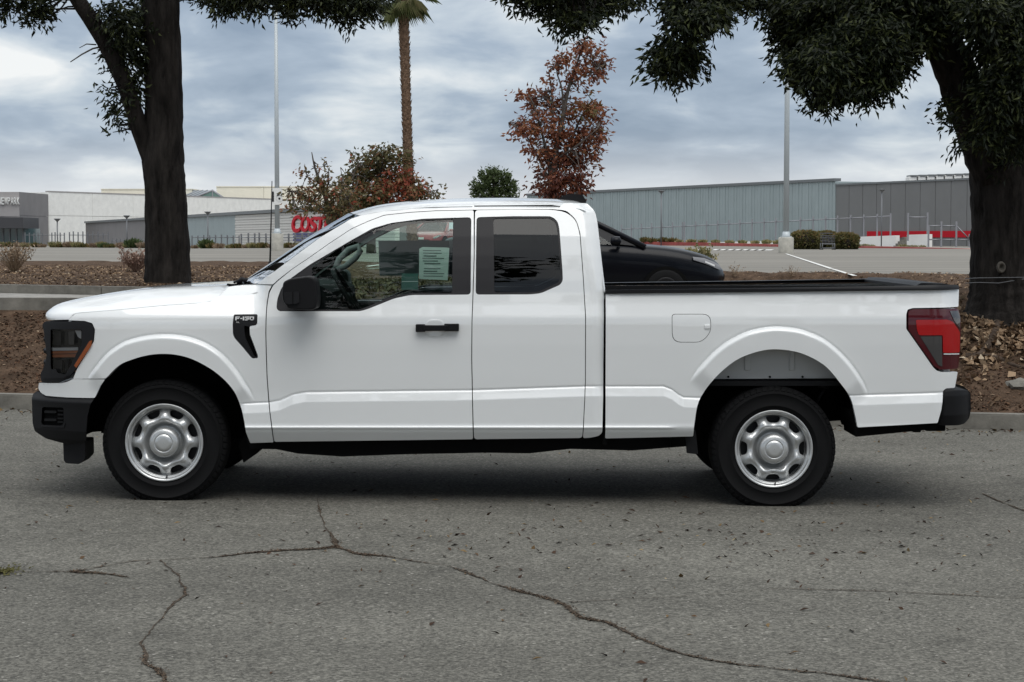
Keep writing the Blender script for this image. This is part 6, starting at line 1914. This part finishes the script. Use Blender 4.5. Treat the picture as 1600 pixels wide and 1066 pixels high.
# hedge by the lamp post, with a cart against it
def bush(label, px0, px1, py0, py1, Y, lm='leaf_hedge', n=2600, L=.13, group=None, name='hedge_bush'):
    c = P((px0 + px1) / 2, py1, Y)
    k = Y / FPX; rx, h = (px1 - px0) / 2 * k, (py1 - py0) * k
    root = tag(empty(name, c), label, 'bush', group)
    core = MB(); bm = bmesh.new(); bmesh.ops.create_icosphere(bm, subdivisions=3, radius=1)
    core.add([(v.co.x * rx * .86, v.co.y * rx * .8, max(-.1, h * .5 + v.co.z * h * .44)) for v in bm.verts], [[v.index for v in f.verts] for f in bm.faces], True); bm.free()
    core.build('dark_core', M['bark_dark'], root)  # solid dark core filling the bush behind its leaves
    d = unit(rng.normal(size=(n, 3))); 
    sq = np.sign(d) * np.abs(d) ** .8
    lump = 1 + .07 * np.sin(4 * d[:, 0] * rx + 1) * np.cos(5 * d[:, 2]) + .05 * rng.normal(size=n)
    C = sq * lump[:, None] * np.array([rx * .95, rx * .9, h * .5]) + np.array([0, 0, h * .5])
    C[:, 2] = np.maximum(C[:, 2], .03)
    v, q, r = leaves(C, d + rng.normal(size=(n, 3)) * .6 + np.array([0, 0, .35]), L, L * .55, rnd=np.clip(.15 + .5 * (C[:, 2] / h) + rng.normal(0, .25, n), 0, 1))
    o = link('foliage', np_mesh('foliage', v, q, r), root, M[lm]); o['kind'] = 'stuff'
    return root
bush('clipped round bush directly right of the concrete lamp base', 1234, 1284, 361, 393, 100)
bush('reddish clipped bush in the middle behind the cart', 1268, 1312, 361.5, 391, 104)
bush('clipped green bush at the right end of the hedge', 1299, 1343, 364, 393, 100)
cb = P(1293, 392.5, 97)
ct = tag(empty('shopping_cart', cb), 'dark metal shopping cart parked against the hedge', 'cart')
w2_, dp = .32, .30
bk = MB()
for z0_, ins in ((.38, .03), (.52, .015), (.68, 0), (.80, 0)):
    pts = [(-w2_ + ins, -dp + ins, z0_), (w2_ - ins, -dp + ins, z0_ - .03), (w2_ - ins, dp - ins, z0_ - .03), (-w2_ + ins, dp - ins, z0_), (-w2_ + ins, -dp + ins, z0_)]
    bk.tube(pts, .014, 5, caps=False)
for k in range(9):
    x = -w2_ + 2 * w2_ * k / 8
    bk.tube([(x * .92, -dp + .03, .37), (x, -dp, .80)], .009, 4, caps=False); bk.tube([(x * .92, -dp + .03, .37), (x * .92, dp - .03, .37)], .009, 4, caps=False); bk.tube([(x * .92, dp - .03, .37), (x, dp, .80)], .009, 4, caps=False)
bk.build('basket', M['cart_metal'], ct)
fr = MB()
for s in (-1, 1):
    for y in (-dp, dp):
        fr.tube([(s * w2_ * .95, y, .40), (s * w2_, y, .10)], .022, 6)
    fr.tube([(s * w2_, -dp, .14), (s * w2_, dp, .14)], .02, 6)
fr.tube([(-w2_, -dp, .15), (w2_, -dp, .15)], .024, 6); fr.tube([(-w2_, -dp, .36), (w2_, -dp, .36)], .024, 6)
fr.build('frame', M['post_grey'], ct)
MB().tube([(-w2_, dp + .1, .9), (w2_, dp + .1, .9)], .02, 6).build('handle', M['cart_metal'], ct)
for s in (-1, 1):
    for y in (-dp, dp):
        MB().lathe([(.01, -.02), (.06, -.02), (.06, .02), (.01, .02)], 10, c=(s * w2_, y, .06)).build('castor', M['rubber'], ct)

def tuft(label, px, base_y, Y, wpx, hpx, m, n, group, name='grass_tuft', L=None, cat='grass tuft'):
    k = Y / FPX; c = P(px, base_y or 387, Y)
    if base_y is None: c.z = float(lot_z(c.x, c.y)) - .02
    rx, h = wpx / 2 * k, hpx * k
    a = rng.uniform(0, 2 * pi, n); r = rng.uniform(0, 1, n) ** .6
    B = np.stack([np.cos(a) * r * rx * .6, np.sin(a) * r * rx * .6, np.zeros(n)], 1)
    d = unit(np.stack([np.cos(a) * r * .8, np.sin(a) * r * .8, np.ones(n)], 1) + rng.normal(size=(n, 3)) * .2)
    LL = L or h
    hl = rng.uniform(.0, 1, n)[:, None]
    C = B + d * (LL * .5 + (h - LL) * hl)
    v, q, rr = leaves(C, d, LL, LL * .13 if L is None else LL * .4)
    o = link(name, np_mesh(name, v, q, rr), None, M[m]); o.location = c
    return tag(o, label, cat, group)
random.seed(21)
ORD = ['leftmost', 'second from the left', 'third from the left', 'fourth from the left', 'fifth from the left', 'sixth from the left', 'seventh from the left', 'eighth from the left', 'ninth from the left']
SEG = [(-20, 75, 'before the mall entrance'), (75, 134, 'before the white mall wall'), (134, 232, 'before the dark grey mall wing'), (294, 370, 'before the blue-grey mall wing'), (370, 445, 'before the white siding'), (445, 530, 'under the red store sign')]
KIND = [('dry yellow grass tuft', 'grass_tuft', 'grass_dry', None, 'grass tuft'), ('low green shrub', 'low_shrub', 'leaf_hedge', .45, 'shrub'), ('pale straw tuft', 'grass_tuft', 'twig_dry', None, 'grass tuft')]
spots = []
for i in range(40):
    px = 2 + i * 13.2 + random.uniform(-4, 4)
    if not 225 < px < 300:
        spots.append((px, i % 3, random.uniform(13, 24), random.uniform(6, 11)))
for lo, hi, where in SEG:
    for g in range(3):
        here = sorted(s_ for s_ in spots if lo <= s_[0] < hi and s_[1] == g)
        kn_, nm_, mm_, L_, ct_ = KIND[g]
        for j, (px, _, w_, h_) in enumerate(here):
            lab = kn_ + ' ' + where if len(here) == 1 else ORD[j] + ' ' + kn_ + ' ' + where
            tuft(lab, px, None, LF(max(px, 0)) - 7, w_, h_, mm_, 150, 'tufts and shrubs along the far edge of the car park', L=L_, name=nm_, cat=ct_)
for px, w_, h_ , lab in ((207, 14, 18, 'small dark green shrub left of the dark trunk on the far edge'), (322, 12, 17, 'small dark green shrub under the short lamp post right of the trunk'), (165, 30, 9, 'broad dark green shrub before the low dark wing')):
    tuft(lab, px, None, LF(px) - 8, w_, h_, 'leaf_pine', 260, None, name='low_shrub', L=.5, cat='shrub')
for i, px in enumerate((1008, 1020, 1036, 1050, 1062, 1080, 1098, 1118, 1140, 1160, 1180, 1198, 1214)):
    g = i < 4
    tuft(ORD[i] + ' dark shrub behind the red kerb near the black car' if g else ORD[i - 4] + ' small dry shrub on the verge behind the red kerb', px, 379.5 + (px - 1000) * .012, 150 - (px - 1000) * .09, random.uniform(11, 17), random.uniform(5, 8) + (3 if g else 0), 'leaf_hedge' if g else 'grass_dry', 130, 'shrubs along the red kerb', name='low_shrub', L=.3, cat='shrub')
for i, px in enumerate((1352, 1362, 1410, 1420, 1430, 1441)):
    tuft(ORD[i] + ' brown dry shrub at the foot of the white dock wall', px, 387.5 + (px - 1350) * .015, 121, random.uniform(9, 15), random.uniform(4, 7), 'grass_dry', 110, 'dry shrubs along the dock wall', name='low_shrub', L=.25, cat='shrub')

# dry bushes and weeds on the near edge of the car park
def dry_bush(label, px, py, wpx, hpx, m, n, bare=.5, name='dry_bush', Lf=.05, cat='bush', spread=1.0):
    c = on_bank(px, py); k = c.y / FPX
    root = tag(empty(name, c), label, cat)
    tw = MB(); tips = []
    for i in range(n):
        a = random.uniform(0, 2 * pi); r_ = random.uniform(.15, 1) ** .7 * spread
        e_ = Vector((cos(a) * r_ * wpx * k / 2, sin(a) * r_ * wpx * k / 2, hpx * k * random.uniform(.55, 1.0) * (1 - .25 * r_)))
        st_ = Vector((cos(a), sin(a), 0)) * .04 * r_
        mid = st_.lerp(e_, .5) + Vector((0, 0, .10 * hpx * k)) + Vector((random.uniform(-1, 1), random.uniform(-1, 1), 0)) * .03
        pts = smooth_line([st_, mid, e_], 4)
        tw.tube(pts, list(np.linspace(.007, .002, len(pts))), 4, caps=False)
        tips.append((pts, e_))
        for _ in range(2):
            s = Vector(pts[random.randint(3, 7)]); e2 = s + Vector((random.uniform(-1, 1) * .1, random.uniform(-1, 1) * .1, random.uniform(.04, .16)))
            tw.tube([s, e2], [.004, .0015], 3, caps=False); tips.append(([s, e2], e2))
    o = tw.build('stems', M[m], root); o['kind'] = 'stuff'
    a_ = o.data.attributes.new('rnd', 'FLOAT', 'FACE'); a_.data.foreach_set('value', rng.uniform(0, 1, len(o.data.polygons)).astype(np.float32))
    C, Dd = [], []
    for pts, e_ in tips:
        for _ in range(int(6 * (1 - bare))):
            p = Vector(pts[random.randint(len(pts) // 2, len(pts) - 1)])
            C.append(p + Vector((random.gauss(0, .02), random.gauss(0, .02), random.gauss(0, .02)))); Dd.append((random.gauss(0, 1), random.gauss(0, 1), random.gauss(.5, 1)))
    if C:
        v, q, r = leaves(np.array(C), np.array(Dd), Lf, Lf * .4)
        o = link('leaves', np_mesh('leaves', v, q, r), root, M[m]); o['kind'] = 'stuff'
dry_bush('straw coloured dry bush at the left edge of the picture', 22, 424, 66, 46, 'twig_dry', 60, .35)
dry_bush('pinkish dry bush just left of the dark trunk', 212, 424, 52, 30, 'twig_pink', 55, .3)
dry_bush('single tall dry stalk beside the pinkish bush', 193, 424, 12, 42, 'twig_pink', 3, .2, name='dry_weed', cat='weed', spread=.4)
for px, h_, lab in ((1079, 48, 'left dry weed of three above the black car bonnet'), (1094, 50, 'middle dry weed of three above the black car bonnet'), (1107, 48, 'right dry weed of three above the black car bonnet')):
    dry_bush(lab, px, 427, 10, h_, 'grass_dry', 9, .0, name='dry_weed', Lf=.07, cat='weed', spread=.7)
dry_bush('dry weed at the nose of the black car', 1148, 432, 10, 9, 'twig_dry', 9, .5, name='dry_weed', cat='weed', Lf=.03)
dry_bush('thin dry weed above the truck bed, right of the black car', 1236, 432, 20, 9, 'twig_dry', 12, .7, name='dry_weed', cat='weed', Lf=.03)

# ================================================================== LITTER: wood chips, leaves
def scatter(name, label, cat, X, Y, Z, size, m, asp=.4, flat=.35, lift=.006, var=.5):
    n = len(X)
    C = np.stack([X, Y, Z + lift], 1)
    d = unit(np.stack([rng.normal(size=n), rng.normal(size=n), rng.normal(size=n) * flat], 1))
    sd = unit(np.cross(d, np.stack([rng.normal(size=n) * flat, rng.normal(size=n) * flat, np.ones(n)], 1)))
    L = (size * (1 + var * rng.uniform(-1, 1, n)))[:, None]; W = L * asp * rng.uniform(.6, 1.4, n)[:, None]
    up = np.cross(sd, d)
    v = np.stack([C - d * L / 2, C - sd * W / 2 + up * L * .12, C + d * L / 2, C + sd * W / 2 + up * L * .10], 1).reshape(-1, 3)
    q = np.arange(n * 4).reshape(n, 4)
    o = link(name, np_mesh(name, v, q, rng.uniform(0, 1, n)), None, M[m])
    return tag(o, label, cat, None, 'stuff')
n = 95000
X = rng.uniform(-9.5, 9.5, n); T = rng.uniform(.2, 4.6, n) ** 1.0
bare = np.sin(1.7 * X + 2.1 * T) + np.sin(3.9 * X - 2.7 * T + 1) + np.sin(7.3 * X + 5.1 * T)
q_ = rng.uniform(-2.2, 1.6, n) < bare + .7
X, T = X[q_], T[q_]
Y = kerb_y(X) + T
keep = ~((X < -2.6) & (T > 2.25)) & ~((X > -2.6) & (T > 3.3))
X, Y = X[keep], Y[keep]
scatter('bark_mulch', 'dark brown bark mulch and leaves covering the bank', 'mulch', X, Y, bank_z(X, Y), .034, 'chips', .38)
n = 38000
X = rng.uniform(-11, 9.5, n); Y = kerb_y(X) + rng.uniform(2.3, 19, n)
keep = ((X < -2.8) & (Y > plant_y(X) + .2) | (X > -2.4) & (Y > kerb_y(X) + 3.2)) & (Y < lot_edge(X))
X, Y = X[keep], Y[keep]
scatter('wood_chips', 'pale wood chips on the planter strip before the car park', 'wood chips', X, Y, bank_z(X, Y), .044, 'chips_pale', .4, flat=.4)
# leaves round the right tree
n = 1500
X = rng.normal(4.75, .55, n); Y = 18.6 + rng.normal(0, .55, n)
scatter('fallen_leaves', 'curled dry leaves heaped round the foot of the right tree', 'leaves', X, Y, bank_z(X, Y), .085, 'chips_pale', .5, flat=.9, lift=.02)
# greenery on the bank seen through the cab
n = 2600
X = rng.uniform(-2.6, 0.6, n); Y = kerb_y(X) + rng.uniform(3.0, 5.4, n)
v, q, r = leaves(np.stack([X, Y, bank_z(X, Y) + .05], 1), rng.normal(size=(n, 3)) + np.array([0, 0, .5]), .09, .03)
tag(link('ground_cover', np_mesh('ground_cover', v, q, r), None, M['cover_green']), 'thin yellow green ground cover on top of the bank', 'ground cover', None, 'stuff')
# road litter
n = 850
X = rng.uniform(-5, 5, n); Y = 6 + 11 * rng.uniform(0, 1, n) ** .8
X = X * (Y / 14)
clump = rng.uniform(0, 1, n)
scatter('leaf_litter', 'small dry leaves and twigs strewn over the road', 'leaf litter', X, Y, road_z(X), .030, 'litter', .38, flat=.3, lift=.004, var=.75)
n = 240
X = rng.normal(.9, 1.3, n); Y = rng.normal(10.2, .55, n)
scatter('leaf_litter', 'denser strip of leaf scraps on the road before the truck', 'leaf litter', X, Y, road_z(X), .032, 'litter', .45, flat=.35, lift=.004, var=.7)
n = 700
X = rng.uniform(-9, 9, n); Y = kerb_y(X) - np.abs(rng.normal(0, .22, n)) - .03
scatter('gutter_leaves', 'dry leaf scraps gathered in the gutter along the kerb', 'leaf litter', X, Y, road_z(X), .05, 'litter', .4, flat=.4, lift=.006)
cp = np.array(CRACK_PTS); cp = cp[cp[:, 2] > .008]
pw = cp[:, 2] ** 1.6; ix = rng.choice(len(cp), 2600, p=pw / pw.sum())
X = cp[ix, 0] + rng.normal(0, .55, len(ix)) * cp[ix, 2]; Y = cp[ix, 1] + rng.normal(0, .6, len(ix)) * cp[ix, 2]
scatter('crack_debris', 'brown crumbs and needles lodged in the road cracks', 'debris', X, Y, road_z(X), .010, 'crumbs', .6, flat=.25, lift=.005)

# trees on the photographer's side of the road (mirrored in the truck's glass and paint)
C = []
random.seed(9)
for i in range(8):
    cx0, cy0, h0 = -25 + i * 7.2 + random.uniform(-1, 1), -6.5 + random.uniform(-1, 1), random.uniform(9.6, 11.0)
    d = unit(rng.normal(size=(1300, 3))) * rng.uniform(.2, 1, (1300, 1)) ** .4
    C.append(d * np.array([3.8, 3.2, 4.3]) + np.array([cx0, cy0, h0]))
    C.append(np.stack([cx0 + rng.normal(0, .14, 160), cy0 + rng.normal(0, .14, 160), rng.uniform(0, 6, 160)], 1))
C = np.concatenate(C)
v, q, r = leaves(C, rng.normal(size=C.shape), .6, .3)
tag(link('tree_line', np_mesh('tree_line', v, q, r), None, M['leaf_dark']), 'row of dark trees on the near side of the road, seen mirrored in the truck', 'trees', None, 'stuff')
